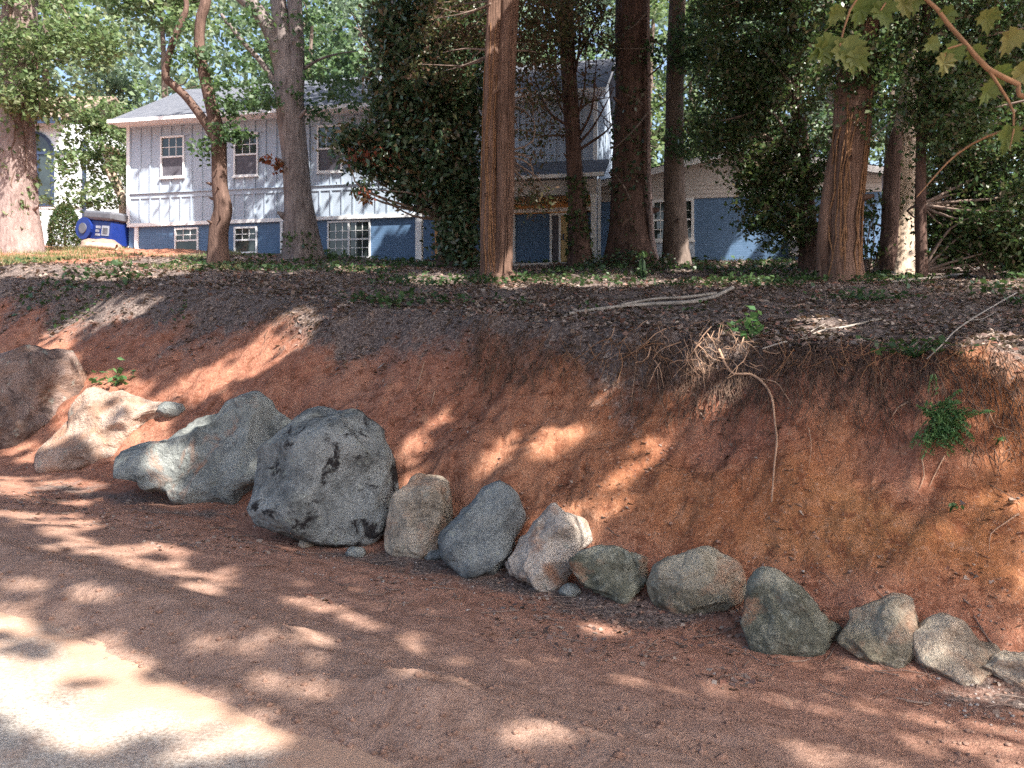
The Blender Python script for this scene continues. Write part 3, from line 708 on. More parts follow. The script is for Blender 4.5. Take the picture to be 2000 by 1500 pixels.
GAPS = [(110, 500, 300, 40, 2), (340, 395, 85, 75), (740, 390, 130, 60), (505, 420, 12, 60, 30), (320, 215, 100, 45), (650, 200, 60, 18),  # sun patches wanted in view; overhead leaves shading them are dropped
        (215, 815, 115, 80), (310, 890, 75, 45), (125, 725, 25, 60), (60, 885, 60, 20),
        (570, 645, 55, 28, -35), (500, 695, 90, 22, -28), (400, 745, 75, 20, -22), (150, 640, 120, 16, -30), (260, 600, 60, 12, -25),
        (970, 885, 55, 15, -40), (1085, 858, 55, 22, -32), (1185, 755, 45, 14, -50), (1340, 775, 70, 18, -50), (1245, 900, 100, 17, -42),
        (1200, 965, 55, 22, -45), (845, 835, 48, 13, -40), (795, 885, 25, 22), (1415, 780, 50, 13, -38), (1400, 680, 60, 18, -10),
        (812, 965, 34, 40), (1095, 1045, 60, 70),
        (150, 960, 220, 22, 4), (110, 1020, 170, 12, 6), (230, 1062, 170, 9, 8), (300, 1108, 170, 8, 8), (180, 1082, 120, 6, 8), (520, 1118, 80, 6, 8), (780, 1185, 70, 6, 8), (560, 1240, 90, 7, 8), (820, 1245, 60, 5, 8), (1180, 1230, 50, 5, 8), (1250, 1330, 90, 6, 8), (100, 1150, 160, 14, 8), (420, 1150, 90, 7, 8),
        (620, 1180, 70, 8, 8), (120, 1280, 300, 75, 20), (60, 1350, 420, 110, 18), (420, 1250, 110, 14, 14), (700, 1215, 50, 6, 8), (860, 1275, 70, 7, 8), (640, 1290, 60, 8, 8), (560, 1335, 110, 16, 8),
        (900, 1325, 150, 8, 7), (1060, 1290, 60, 5, 8), (1010, 1165, 60, 9, 8), (300, 1430, 300, 80), (1000, 1430, 200, 20, 5),
        (1180, 548, 150, 7), (1330, 525, 25, 8), (1050, 500, 25, 6), (1760, 535, 80, 9), (1950, 690, 80, 28), (1000, 550, 40, 8), (1420, 552, 90, 6), (850, 545, 60, 6), (1600, 640, 60, 8),
        (1425, 495, 9, 45, 28), (1500, 500, 7, 40, 28), (1457, 490, 8, 45, 28), (735, 460, 10, 45, 20), (1180, 270, 25, 90), (700, 520, 60, 7),
        (1272, 300, 5, 200), (1005, 300, 5, 60), (1770, 250, 35, 170)]
def hz(x, y): return gz(x, y)
def tree_base(px, py=None, Y=None):
    if Y is None: return hit(px, py)
    x = (px - 1000) / F * Y; return np.array([x, Y, hz(x, Y)])
def stem(path_px, Y, base_drop=0.0):
    return [tuple(P(a, b, Y + (q[0] if q else 0))) + (r * Y / F,) for a, b, r, *q in path_px]
def make_tree(name, label, cat, px, py, Y, trunk_px, bark, limbs=(), group=None, flare=0.5, ridge=0.06, seg=24):
    flare *= 1.5
    B = tree_base(px, py, Y); Yb = B[1]
    t = thing(name, tuple(B), label, cat, group)
    path = stem(trunk_px, Yb)
    r0 = path[0][3]; path = [(B[0], B[1], B[2] - 0.25, r0)] + [p for p in path if p[2] > B[2] + 0.12]
    V, f = tube(path, seg, 0.10, ridge, flare, seed=int(abs(px)) % 97)
    mesh('trunk', V, f, bark, t, smooth=True)
    for k in range(5):
        q = path[1 + k % max(1, len(path) - 3)]; nx = path[2 + k % max(1, len(path) - 3)]; u_ = RNG.uniform(0, 1); c0 = np.array(q) * (1 - u_) + np.array(nx) * u_
        an = RNG.uniform(math.pi * .95, math.pi * 2.05); d_ = np.array([math.cos(an), math.sin(an), RNG.uniform(.1, .6)]); L_ = c0[3] * RNG.uniform(.25, .9)
        b0 = c0[:3] + d_ * c0[3] * .8; rr_ = c0[3] * RNG.uniform(.08, .2)
        V, f = tube([(*b0, rr_ * 1.5), (*(b0 + d_ * (c0[3] * .25 + L_ * .5)), rr_), (*(b0 + d_ * (c0[3] * .25 + L_)), rr_ * .5)], 7, .05, .1); mesh('branch_stub', V, f, bark, t, smooth=True)
    for l in limbs:
        V, f = tube(stem(l, Yb), 12, 0.10, ridge, 0, seed=int(l[0][0]) % 89)
        mesh('limb', V, f, bark, t, smooth=True)
    return t, B
def twigs(t, base_pts, ends, r0, r1, m, name='branches', sag=0.2):
    paths = []
    for e in ends:
        b = base_pts[np.argmin(np.linalg.norm(base_pts - e, axis=1) + RNG.uniform(0, 1.2, len(base_pts)))]
        mid = (b + e) / 2 + RNG.normal(size=3) * 0.12 * np.linalg.norm(e - b) + np.array([0, 0, sag * 0.3])
        paths.append([(*b, r0), (*mid, (r0 + r1) / 2), (*e, r1)])
    return tubes(name, paths, m, t, seg=5, step=0.25)
def ivy(t, path_px, Y, n, L, m=None, z=(0, 1), spread=1.15, name='ivy', front=True):
    c = catmull(np.array(stem(path_px, Y)), 0.1); i = RNG.integers(int(z[0] * (len(c) - 1)), max(1, int(z[1] * (len(c) - 1))) + 1, n)
    th = RNG.uniform(0, 2 * np.pi, n); k = RNG.uniform(0.98, spread, n)
    keep = fbm(np.cos(th) * 1.5 + i * 0.05, np.sin(th) * 1.5, i * 0.12, o=2, seed=int(path_px[0][0]) % 50) > -0.15
    q = c[i]; pts = q[:, :3] + (q[:, 3] * k)[:, None] * np.stack([np.cos(th), np.sin(th), np.zeros(n)], 1) + RNG.normal(size=(n, 3)) * 0.02
    return leaves(name, pts[keep], L, L * 0.85, m or M['lf_ivy'], t, up=0.0, droop=0.3)
def vines(t, path_px, Y, n, r, m=None, top=1.0):
    c = catmull(np.array(stem(path_px, Y)), 0.25)
    for k in range(n):
        th = RNG.uniform(math.pi, 2 * math.pi) if k % 3 else RNG.uniform(0, 2 * math.pi); w0 = RNG.uniform(-0.25, 0.25)
        m_ = len(c); a, b = 0, max(4, int(m_ * RNG.uniform(0.55, 1.0) * top))
        p = []
        for i in range(a, b):
            w0 += RNG.normal() * 0.10; q = c[i]
            p.append((q[0] + q[3] * 1.06 * math.cos(th + w0), q[1] + q[3] * 1.06 * math.sin(th + w0), q[2], r * RNG.uniform(0.8, 1.2) * (1 - 0.4 * i / m_)))
        V, f = tube(p, 6, 0.12); mesh('vine', V, f, m or M['vine'], t, smooth=True)
def shade_canopy(t, centre, rad, nclump, per, L=0.30, m=None, name='crown', sig=0.55):  # unseen overhead leaves, added for shade and cut open for sun patches
    p, cc = clumps(centre, rad, nclump, per, sig, shell=0.25, flat=0.45)
    zmin = EYE + np.maximum(p[:, 1], 0) * (HOR + 25) / F
    inview = (p[:, 1] > 0.3) & (np.abs(p[:, 0]) < 0.66 * p[:, 1]) & (p[:, 2] < zmin)
    g = leafy_light_gap(p)
    keep = ~inview & ~(g & (RNG.uniform(0, 1, len(p)) < 0.97))
    leaves(name, p[keep], L, L * 0.72, m or M['lf_canopy'], t, up=0.9)
    return cc

# --- the pine at the left edge, ivy climbing it
T1P = [(28, 480, 39), (30, 400, 36), (32, 300, 34), (34, 200, 32), (36, 80, 30), (40, -60, 27), (42, -220, 22), (42, -330, 14)]
t, B = make_tree('pine_tree', 'thick pink barked pine with ivy at the left edge before the stucco house', 'tree', 26, None, 24.0, T1P, M['bark_pine'], ridge=0.10, flare=0.35)
ivy(t, T1P[:5], 24.0, 900, 0.13, z=(0, 1), spread=1.22, m=M['lf_light'])
vines(t, T1P[:4], 24.0, 4, 0.025, M['bark_red'])
pts = []; 
for b in ((70, 40, 120, 90), (15, 130, 60, 70), (125, 120, 70, 80), (60, 190, 60, 35), (170, 60, 60, 50), (-60, 60, 90, 120), (20, -60, 150, 60)):
    p, cc = pblob(b[0], b[1], b[2], b[3], 23.2, 1.2, 40, 24, 0.22, shell=0.3); pts.append(p); 
pts = np.vstack(pts); leaves('leafy_shoots', pts, 0.15, 0.11, M['lf_light'], t, up=0.7)
tubes('branches', [[(*P(36, -40, 24), .05), (*P(20, 30, 23.4), .04), (*P(60, 100, 23.2), .03), (*P(66, 170, 23.2), .022), (*P(90, 210, 23.2), .01)],
                   [(*P(36, -100, 24), .05), (*P(100, -20, 23.4), .03), (*P(150, 60, 23.2), .015)],
                   [(*P(70, 110, 23.2), .03), (*P(78, 190, 23.3), .02), (*P(70, 250, 23.3), .01)]], M['bark_red'], t)
# --- crooked tree
Y2 = 20.9
T2P = [(426, 520, 17), (428, 450, 18), (436, 410, 18), (430, 370, 16), (428, 310, 15), (427, 262, 15)]
L2R = [(427, 270, 14), (420, 235, 13), (408, 185, 12), (398, 140, 11), (390, 90, 10), (392, 40, 10), (402, 0, 10), (404, -80, 9), (396, -180, 7), (410, -280, 4)]
L2L = [(424, 275, 11), (405, 245, 9), (384, 215, 8), (360, 185, 7.5), (338, 165, 7.5), (324, 150, 7.5), (328, 118, 7), (336, 88, 7), (345, 62, 6), (358, 34, 6), (364, 12, 5), (360, -30, 5), (370, -130, 3)]
t, B = make_tree('crooked_tree', 'slender red brown tree with crooked left limb before the white siding', 'tree', 426, None, Y2, T2P, M['bark_red'], (L2R, L2L), ridge=0.09, flare=0.5)
pts = []
for b in ((450, 255, 26, 12, 12), (470, 262, 18, 8, 6), (400, 285, 18, 10, 5), (447, 275, 10, 8, 4), (405, 300, 8, 10, 4), (360, 110, 22, 20, 8), (430, 170, 25, 16, 8), (455, 205, 40, 18, 14), (400, 120, 26, 22, 10), (340, 60, 20, 20, 5), (500, 190, 45, 22, 14), (470, 130, 30, 16, 6)):
    p, _ = pblob(*b[:4], Y2 - 0.2, 0.3, b[4], 16, 0.14); pts.append(p)
leaves('leafy_shoots', np.vstack(pts), 0.12, 0.09, M['lf_mid'], t, up=0.6)
shade_canopy(t, (-2.6, 15.4, 14.5), (3.8, 3.2, 1.8), 300, 24)
# --- oak with twin stems
Y3 = 25.5
T3P = [(590, 500, 31), (587, 440, 29), (582, 380, 26), (577, 300, 25), (570, 230, 27), (566, 180, 27), (563, 140, 25)]
L3R = [(572, 200, 21), (579, 140, 17), (580, 90, 15), (578, 40, 15), (574, -10, 15), (570, -110, 13), (580, -250, 9)]
L3L = [(562, 200, 19), (556, 150, 18), (545, 110, 17), (532, 70, 16), (515, 38, 15), (497, 14, 14), (470, -8, 13), (420, -60, 10), (360, -150, 6)]
L3M = [(566, 170, 18), (560, 120, 18), (552, 60, 17), (544, 0, 16), (540, -90, 13), (520, -220, 8)]
L3S = [(560, 205, 8), (545, 185, 7), (530, 150, 6), (505, 115, 5), (475, 82, 4.5), (450, 50, 4), (432, 28, 3)]
t, B = make_tree('oak_tree', 'grey oak splitting into three stems before the siding, right of crooked tree', 'tree', 590, None, Y3, T3P, M['bark_oak'], (L3R, L3L, L3M, L3S), ridge=0.07)
pts = []
for b in ((530, 315, 25, 12, 8), (545, 325, 14, 12, 5)):
    p, _ = pblob(*b[:4], Y3 - 0.3, 0.3, b[4], 9, 0.10); pts.append(p)
leaves('red_shoot', np.vstack(pts), 0.15, 0.11, M['lf_red'], t, up=0.3)
pts = []
for b in ((480, 60, 70, 50, 20), (530, 190, 60, 25, 14), (470, 190, 60, 30, 16), (650, 150, 60, 30, 18), (640, 210, 50, 22, 10), (610, 60, 50, 50, 14), (690, 190, 40, 20, 10)):
    p, _ = pblob(*b[:4], Y3 - 0.2, 0.8, b[4], 22, 0.22); pts.append(p)
leaves('leafy_shoots', np.vstack(pts), 0.15, 0.11, M['lf_mid'], t, up=0.6)
tubes('branches', [[(*P(585, 140, Y3), .07), (*P(620, 118, Y3), .05), (*P(660, 105, Y3), .03), (*P(700, 100, Y3), .01)]], M['bark_oak'], t)
ivy(t, T3P[:3], Y3, 220, 0.13, z=(0, 0.35), spread=1.3)
shade_canopy(t, (B[0] + 3.0, 24.5, 17.5), (5, 4, 3.4), 230, 22); shade_canopy(t, (-1.6, 20.2, 15.5), (3.6, 3, 1.8), 300, 24)
# --- magnolia, dense and dark
Y4 = 22.0
T4P = [(892, 512, 26), (888, 430, 24), (880, 330, 22), (868, 200, 18), (860, 60, 14), (858, -100, 10)]
t, B = make_tree('magnolia_tree', 'dense dark evergreen magnolia hiding the middle of the white siding', 'tree', 892, None, Y4, T4P, M['bark_dark'])
pts = []; ends = []
for b in ((845, 70, 105, 95, 130), (840, 190, 105, 80, 130), (840, 300, 90, 60, 110), (870, 360, 65, 40, 60), (800, 345, 45, 40, 40), (770, 60, 60, 70, 45), (775, 190, 50, 60, 40),
          (700, 285, 45, 20, 16), (740, 265, 45, 25, 22), (675, 262, 30, 16, 7), (735, 330, 40, 22, 14), (720, 380, 20, 12, 3), (690, 320, 26, 14, 6), (815, 385, 30, 14, 10), (905, 250, 45, 130, 60), (850, -60, 120, 70, 60), (930, 60, 50, 90, 40), (800, 130, 85, 90, 60), (896, 440, 32, 60, 36), (894, 490, 30, 25, 16), (910, 400, 38, 50, 24)):
    p, cc = pblob(*b[:4], Y4 - 0.4, max(0.5, b[2] * Y4 / F * 0.8), b[4], 40, 0.22, shell=0.35); pts.append(p); ends.append(cc[:6])
leaves('crown', np.vstack(pts), 0.17, 0.085, M['lf_dark'], t, up=0.35)
twigs(t, np.array([P(a, b_, Y4) for a, b_, _ in T4P[1:]]), np.vstack(ends), 0.05, 0.008, M['twig'])
ivy(t, T4P[:3], Y4, 2600, 0.13, z=(0, 1), spread=1.5, m=M['lf_dark'])
pts = np.vstack([pblob(*b, Y4 - 0.9, 0.3, 5, 9, 0.12)[0] for b in ((685, 290, 28, 22), (725, 300, 25, 20), (718, 390, 14, 10), (760, 300, 30, 30))])
leaves('red_shoot', pts, 0.14, 0.08, M['lf_red'], t, up=0.3)
# --- shaggy cedar in front of the magnolia
B5 = hit(968, 546); Y5 = B5[1]
T5P = [(958, 546, 19), (955, 470, 16), (954, 380, 15), (956, 280, 15), (960, 150, 15), (966, 0, 14), (970, -140, 13), (972, -260, 10)]
L5 = [(978, 545, 19), (983, 470, 18), (985, 380, 18), (985, 280, 18.5), (988, 150, 18), (995, 0, 17), (998, -140, 15), (1010, -260, 9)]
t, B = make_tree('cedar_tree', 'shaggy reddish cedar of two fused stems standing nearest the rim, before the magnolia', 'tree', 966, None, Y5, T5P, M['bark_cedar'], (L5,), ridge=0.13, flare=0.8)
vines(t, T5P[:6], Y5, 9, 0.016); vines(t, L5[:6], Y5, 7, 0.014, M['bark_cedar'])
rp = []
for dx, dyp in ((-40, 10), (-18, 22), (10, 26), (34, 18), (55, 8)):
    e = hit(968 + dx, 546 + dyp); s0 = P(966 + dx * 0.25, 515, Y5); m_ = P(967 + dx * .6, 540, Y5 - .15)
    rp.append([(*s0, .11), (*m_, .085), (e[0], e[1], e[2] - 0.02, .03)])
tubes('roots', rp, M['bark_cedar'], t, seg=8)
pts = []
ends = []
for b in ((1050, 40, 80, 60, 70), (1030, 130, 55, 60, 50), (900, 30, 70, 60, 50), (850, 110, 60, 70, 30), (1040, 230, 40, 50, 12), (1025, 330, 30, 40, 8), (1045, 395, 35, 22, 10)):
    p, cc = pblob(*b[:4], Y5 + 1.2, 0.8, b[4], 26, 0.2); pts.append(p); ends.append(cc[:8])
leaves('leafy_shoots', np.vstack(pts), 0.11, 0.06, M['lf_brown'], t, up=0.4)
twigs(t, np.array([P(975, b_, Y5) for b_ in (-100, 0, 100, 200, 300)]), np.vstack(ends), 0.03, 0.006, M['twig'])
shade_canopy(t, (B[0] + 4.5, Y5 - 1.5, 17.0), (5, 4.5, 3.6), 300, 22); shade_canopy(t, (4.2, 14.6, 13.0), (4.5, 3.5, 1.8), 420, 24)
# --- thinner dark tree with ascending twigs
Y6 = 24.0
T6P = [(1132, 500, 20), (1130, 440, 18), (1124, 350, 16), (1118, 250, 16), (1112, 150, 15), (1106, 0, 14), (1104, -150, 12), (1104, -300, 7)]
t, B = make_tree('ivy_clad_tree', 'slim dark tree with upswept twigs before the porch', 'tree', 1134, None, Y6, T6P, M['bark_dark'], flare=0.7, ridge=0.1)
ivy(t, T6P[:3], Y6, 700, 0.11, spread=1.35, m=M['lf_ever'])
paths = []
for (a0, b0, a1, b1, a2, b2) in ((1120, 290, 1160, 245, 1200, 170), (1122, 280, 1155, 215, 1165, 120), (1118, 260, 1140, 180, 1145, 90), (1116, 250, 1070, 215, 1040, 140), (1114, 210, 1080, 160, 1062, 60), (1120, 265, 1075, 265, 1050, 270), (1112, 150, 1145, 80, 1180, 20), (1110, 120, 1075, 50, 1065, -10), (1120, 300, 1180, 260, 1198, 240), (1116, 230, 1150, 200, 1190, 190), (1118, 240, 1090, 195, 1085, 100), (1114, 190, 1130, 100, 1130, 10)):
    paths.append([(*P(a0, b0, Y6), .05), (*P(a1, b1, Y6 - .3), .03), (*P(a2, b2, Y6 - .5), .008)])
    for q in range(3):
        s_ = RNG.uniform(0.3, 0.9); x_, y_ = a1 + (a2 - a1) * s_, b1 + (b2 - b1) * s_
        paths.append([(*P(x_, y_, Y6 - .4), .018), (*P(x_ + RNG.normal() * 12, y_ - 18, Y6 - .4), .012), (*P(x_ + RNG.normal() * 28, y_ - 42, Y6 - .5), .004)])
tubes('branches', paths, M['bark_dark'], t)
pts = np.vstack([pblob(*b[:4], Y6 - .4, 0.7, b[4], 24, 0.2)[0] for b in ((1080, 40, 60, 60, 70), (1130, 40, 60, 70, 60), (1070, 150, 40, 60, 30), (1170, 70, 34, 70, 26), (1085, 240, 50, 40, 9), (1055, 290, 25, 25, 4), (1150, 160, 35, 40, 5))])
leaves('leafy_shoots', pts, 0.11, 0.065, M['lf_brown'], t, up=0.4)
shade_canopy(t, (B[0] + 3.0, 22.0, 18.5), (5, 4, 3.5), 220, 20)
# --- big dark trunk
T7P = [(1232, 520, 37), (1232, 440, 35), (1231, 330, 33), (1232, 200, 33), (1234, 60, 32), (1236, -80, 30), (1238, -220, 24), (1238, -320, 15)]
t, B = make_tree('dark_trunk_tree', 'thickest dark trunk right of the porch, mound of ivy at its foot', 'tree', 1232, None, Y6, T7P, M['bark_dark'], flare=0.5, ridge=0.09, seg=26)
V, f = tube([(*P(1284, 515, Y6 - .5), .085), (*P(1274, 470, Y6 - .5), .08), (*P(1270, 400, Y6 - .5), .065), (*P(1267, 300, Y6 - .5), .055), (*P(1268, 180, Y6 - .5), .05), (*P(1266, 60, Y6 - .5), .05), (*P(1266, -80, Y6 - .5), .045)], 8, 0.2)
mesh('vine', V, f, M['bark_pine'], t, smooth=True)
ivy(t, T7P[:5], Y6, 1500, 0.12, spread=1.2, m=M['lf_dark'])
pts = np.vstack([pblob(*b[:4], Y6 - .8, 0.6, b[4], 26, 0.16)[0] for b in ((1225, 512, 60, 18, 22), (1180, 518, 40, 14, 10), (1272, 515, 30, 14, 8))])
leaves('ivy_mound', pts, 0.10, 0.085, M['lf_dark'], t, up=0.6)
paths = [[(*P(a, b_, Y6 - .6), .03), (*P((a + c) / 2 + 4, (b_ + d) / 2, Y6 - .9), .022), (*P(c, d, Y6 - 1.0), .01)] for a, b_, c, d in ((1265, 220, 1200, 290), (1265, 150, 1305, 110), (1262, 25, 1212, 70), (1270, 75, 1310, 105), (1255, 205, 1225, 185), (1265, 95, 1205, 95), (1230, 390, 1200, 340))]
tubes('branches', paths, M['bark_grey'], t)
shade_canopy(t, (B[0] + 3.5, 21.5, 18.0), (5, 4, 3.5), 240, 20)
# --- slimmer grey trunk
T8P = [(1322, 515, 24), (1319, 440, 21), (1316, 330, 19), (1317, 200, 17), (1320, 80, 16), (1324, -80, 15), (1326, -220, 12), (1328, -320, 7)]
t, B = make_tree('grey_trunk_tree', 'straight slim grey brown trunk before the triple window of the right wing', 'tree', 1322, None, 24.3, T8P, M['bark_grey'], flare=0.45, ridge=0.07)
pts = np.vstack([pblob(*b[:4], 23.6, 0.6, b[4], 26, 0.2)[0] for b in ((1340, 90, 40, 30, 16), (1355, 125, 35, 18, 10), (1290, 110, 30, 22, 7), (1330, 270, 30, 25, 8), (1370, 40, 40, 40, 24), (1360, 290, 40, 25, 18), (1390, 120, 55, 50, 46), (1395, 205, 50, 40, 34), (1420, 270, 50, 30, 24), (1440, 60, 60, 40, 30))])
leaves('leafy_shoots', pts, 0.13, 0.09, M['lf_mid'], t, up=0.7)
tubes('branches', [[(*P(1318, 190, 24), .04), (*P(1345, 165, 23.8), .025), (*P(1375, 120, 23.7), .01)], [(*P(1316, 190, 24.2), .03), (*P(1290, 205, 23.9), .02), (*P(1270, 220, 23.9), .008)]], M['bark_grey'], t)
shade_canopy(t, (B[0] + 4.5, 22.5, 18.0), (5, 4.5, 3.5), 240, 20)
# --- evergreen before the right wing
Y9 = 19.5
T9P = [(1582, 520, 19), (1578, 440, 17), (1570, 330, 15), (1555, 180, 13), (1540, 0, 11), (1530, -160, 8)]
t, B = make_tree('holly_tree', 'broad dark green holly spreading before the right wing gable', 'tree', 1584, None, Y9, T9P, M['bark_dark'], flare=0.4)
pts = []; ends = []
for b in ((1480, 60, 120, 80, 110), (1440, 160, 90, 60, 60), (1520, 180, 110, 70, 100), (1400, 250, 55, 32, 26), (1500, 270, 80, 50, 55), (1440, 225, 50, 30, 12), (1530, 350, 60, 50, 45), (1500, 400, 55, 40, 34), (1480, 440, 40, 30, 16), (1580, 80, 80, 90, 60), (1430, -20, 120, 60, 50), (1530, 470, 30, 40, 14), (1470, 340, 40, 30, 20), (1420, 300, 50, 30, 16), (1560, 400, 45, 80, 34), (1600, 300, 40, 60, 24)):
    p, cc = pblob(*b[:4], Y9 - .2, max(.4, b[2] * Y9 / F * .8), b[4], 40, 0.2, shell=0.3); pts.append(p); ends.append(cc[:5])
leaves('crown', np.vstack(pts), 0.115, 0.065, M['lf_ever'], t, up=0.45)
twigs(t, np.array([P(a, b_, Y9) for a, b_, _ in T9P[1:]]), np.vstack(ends), 0.045, 0.008, M['twig'])
shade_canopy(t, (11.0, 20.5, 15.5), (5, 4, 2.4), 460, 24); shade_canopy(t, (6.5, 23.0, 16.5), (4, 3.5, 2.2), 360, 24)
# --- vine-wrapped trunk
B10 = hit(1642, 548); Y10 = B10[1]
T10P = [(1640, 548, 37), (1644, 470, 34), (1650, 380, 33), (1660, 280, 33), (1670, 170, 32), (1684, 50, 28), (1690, -80, 24), (1694, -200, 18)]
L10 = [(1610, 530, 17), (1612, 470, 17), (1618, 400, 15), (1632, 320, 14), (1645, 250, 12)]
t, B = make_tree('vine_wrapped_tree', 'leaning trunk wrapped in orange brown vines, right of the holly', 'tree', 1638, None, Y10, T10P, M['bark_cedar'], (L10,), ridge=0.13, flare=0.35)
vines(t, T10P[:6], Y10, 14, 0.02); ivy(t, T10P, Y10, 900, 0.10, z=(0.35, 1), spread=1.5, m=M['lf_ever'])
pts = np.vstack([pblob(*b[:4], Y10 - .3, .7, b[4], 34, 0.18)[0] for b in ((1700, 60, 80, 80, 60), (1620, 120, 70, 70, 40), (1710, 170, 40, 70, 26), (1660, 0, 110, 60, 50))])
leaves('crown', pts, 0.11, 0.065, M['lf_ever'], t, up=0.45)
shade_canopy(t, (B[0] + 3.0, Y10 - 1.0, 15.5), (4.5, 4, 3.2), 260, 22); shade_canopy(t, (11.5, 13.5, 13.5), (4.5, 4, 2), 420, 24)
# --- bleached snag
B11 = hit(1752, 530); Y11 = B11[1]
T11P = [(1752, 530, 33), (1754, 470, 27), (1757, 400, 26), (1758, 330, 28), (1762, 280, 27), (1770, 225, 20), (1778, 160, 14), (1783, 90, 11), (1785, 45, 10), (1786, 20, 7)]
t, B = make_tree('dead_snag', 'bleached broken snag of pale dead wood among dark leaves on the right', 'dead tree', 1752, None, Y11, T11P, M['snag'], ridge=0.16, flare=0.5)
V, f = tube(stem([(1735, 528, 16), (1738, 450, 15), (1742, 350, 15), (1748, 280, 13), (1752, 250, 6)], Y11 - .25), 12, .1, .12); mesh('bark_slab', V, f, M['bark_red'], t, smooth=True)
ivy(t, T11P[:8], Y11, 700, 0.10, z=(0.25, 1), spread=1.3, m=M['lf_ever'])
# --- thin dark trunk and the big bush wall on the right
B12 = hit(1800, 545); Y12 = B12[1]
T12P = [(1800, 530, 11), (1798, 400, 10), (1800, 250, 9), (1806, 100, 8), (1812, -60, 7)]
t, B = make_tree('privet_tree', 'tall dark privet mass filling the right edge behind the snag', 'tree', 1800, None, Y12, T12P, M['bark_dark'])
pts = []; ends = []
for b in ((1880, 80, 110, 100, 110), (1960, 100, 90, 120, 90), (1860, 230, 80, 80, 80), (1950, 280, 100, 90, 110), (1880, 360, 80, 70, 80), (1970, 410, 80, 70, 80), (1900, 460, 70, 50, 60), (1990, 500, 50, 30, 30), (1830, 150, 50, 80, 34), (2060, 250, 80, 260, 100), (1840, 430, 40, 60, 24), (1900, -40, 160, 60, 60)):
    p, cc = pblob(*b[:4], Y12 - .2 + RNG.uniform(-.6, .8), max(.5, b[2] * Y12 / F * .8), b[4], 40, 0.17, shell=0.3); pts.append(p); ends.append(cc[:5])
leaves('crown', np.vstack(pts), 0.10, 0.058, M['lf_ever'], t, up=0.45)
twigs(t, np.array([P(a, b_, Y12) for a, b_, _ in T12P]), np.vstack(ends), 0.035, 0.006, M['twig'])
# low brush at its foot
def bush(name, label, cat, px, py, Y, blobs, L, m, n=40, sig=0.15, grp=None, up=.5, W=.6, sm='twig'):
    B = tree_base(px, py, Y); t = thing(name, tuple(B), label, cat, grp)
    ps, en = [], []
    for b in blobs:
        p, cc = pblob(*b[:4], B[1], max(.1, b[2] * B[1] / F * .7), b[4], n, sig, shell=.3); ps.append(p); en.append(cc[:6])
    ps = np.vstack(ps); g = ground(ps[:, 0], ps[:, 1]); ps = ps[ps[:, 2] > g + 0.01]
    leaves('foliage', ps, L, L * W, m, t, up=up)
    en = np.vstack(en)
    tubes('stems', [[(B[0] + RNG.normal() * .05, B[1] + RNG.normal() * .05, B[2] - .03, .02), (*((B + e) / 2 + RNG.normal(size=3) * .06), .014), (*e, .005)] for e in en], M[sm], t, seg=5, step=.2)
    return t
bush('brush_pile', 'low dark brush between snag and right edge', 'bush', 1930, 545, None, ((1860, 480, 50, 45, 30), (1940, 490, 60, 45, 36), (1990, 470, 50, 60, 30)), 0.10, M['lf_ever'])
bush('brush_pile', 'straggly green brush between the vine wrapped trunk and the snag', 'bush', 1695, 535, None, ((1695, 420, 26, 50, 14), (1700, 490, 24, 30, 8)), 0.11, M['lf_ever'], 26)
bush('sapling', 'thin pale sapling standing at the foot of the thickest dark trunk', 'plant', 1253, 545, None, ((1253, 495, 6, 18, 5), (1252, 530, 12, 10, 5)), 0.07, M['lf_cover'], 14, .05, sm='lf_cover')
# ---------------------------------------------------------------- trees outside the frame whose crowns shade the bank
def side_tree(name, label, x, y, h, r, bark, crowns):
    z0 = hz(x, y); t = thing(name, (x, y, z0), label, 'tree')
    V, f = tube([(x, y, z0 - .2, r), (x + .1, y, z0 + h * .35, r * .8), (x - .15, y + .1, z0 + h * .7, r * .55), (x, y, z0 + h, r * .2)], 18, .15, .07, .5); mesh('trunk', V, f, bark, t, smooth=True)
    ends = []
    for c in crowns:
        cc = shade_canopy(t, c[0], c[1], c[2], c[3], c[4] if len(c) > 4 else .28); ends.append(cc[:8])
    ends = np.vstack(ends); zs_ = np.linspace(z0 + h * .45, z0 + h * .9, 6); bp = np.stack([np.full(6, x), np.full(6, y), zs_], 1)
    pr = []
    iv = (np.abs(ends[:, 0]) < .66 * ends[:, 1]) & (ends[:, 2] < EYE + ends[:, 1] * (HOR + 60) / F)
    twigs(t, bp, ends[~iv], .08, .015, bark)
    return t
side_tree('oak_tree', 'oak just past the right edge whose crown shades the clay bank', 10.5, 7.0, 14, .35, M['bark_oak'],
          (((8.5, 5.5, 11.5), (5, 5, 2.4), 620, 24), ((4.0, 8.0, 13.0), (5, 4.5, 2.0), 620, 24), ((9.5, 11.5, 12.5), (5, 4, 2.2), 420, 24)))
side_tree('oak_tree', 'roadside oak across the road behind the viewer, reaching over it', 3.0, -9.0, 14, .35, M['bark_oak'],
          (((5.0, 0.0, 11.5), (5, 4.5, 2.2), 620, 24), ((-1.0, 2.5, 13.0), (5, 4.5, 2.0), 600, 24), ((3.0, -4.5, 12.0), (5, 3.5, 2.2), 380, 24)))
side_tree('oak_tree', 'oak on the bank past the left edge, high crown over the rim', -13.5, 12.0, 15, .35, M['bark_oak'],
          (((-4.0, 9.0, 13.5), (5, 4.5, 1.8), 560, 24), ((-9.0, 11.0, 13.5), (4, 3.5, 1.8), 200, 24)))

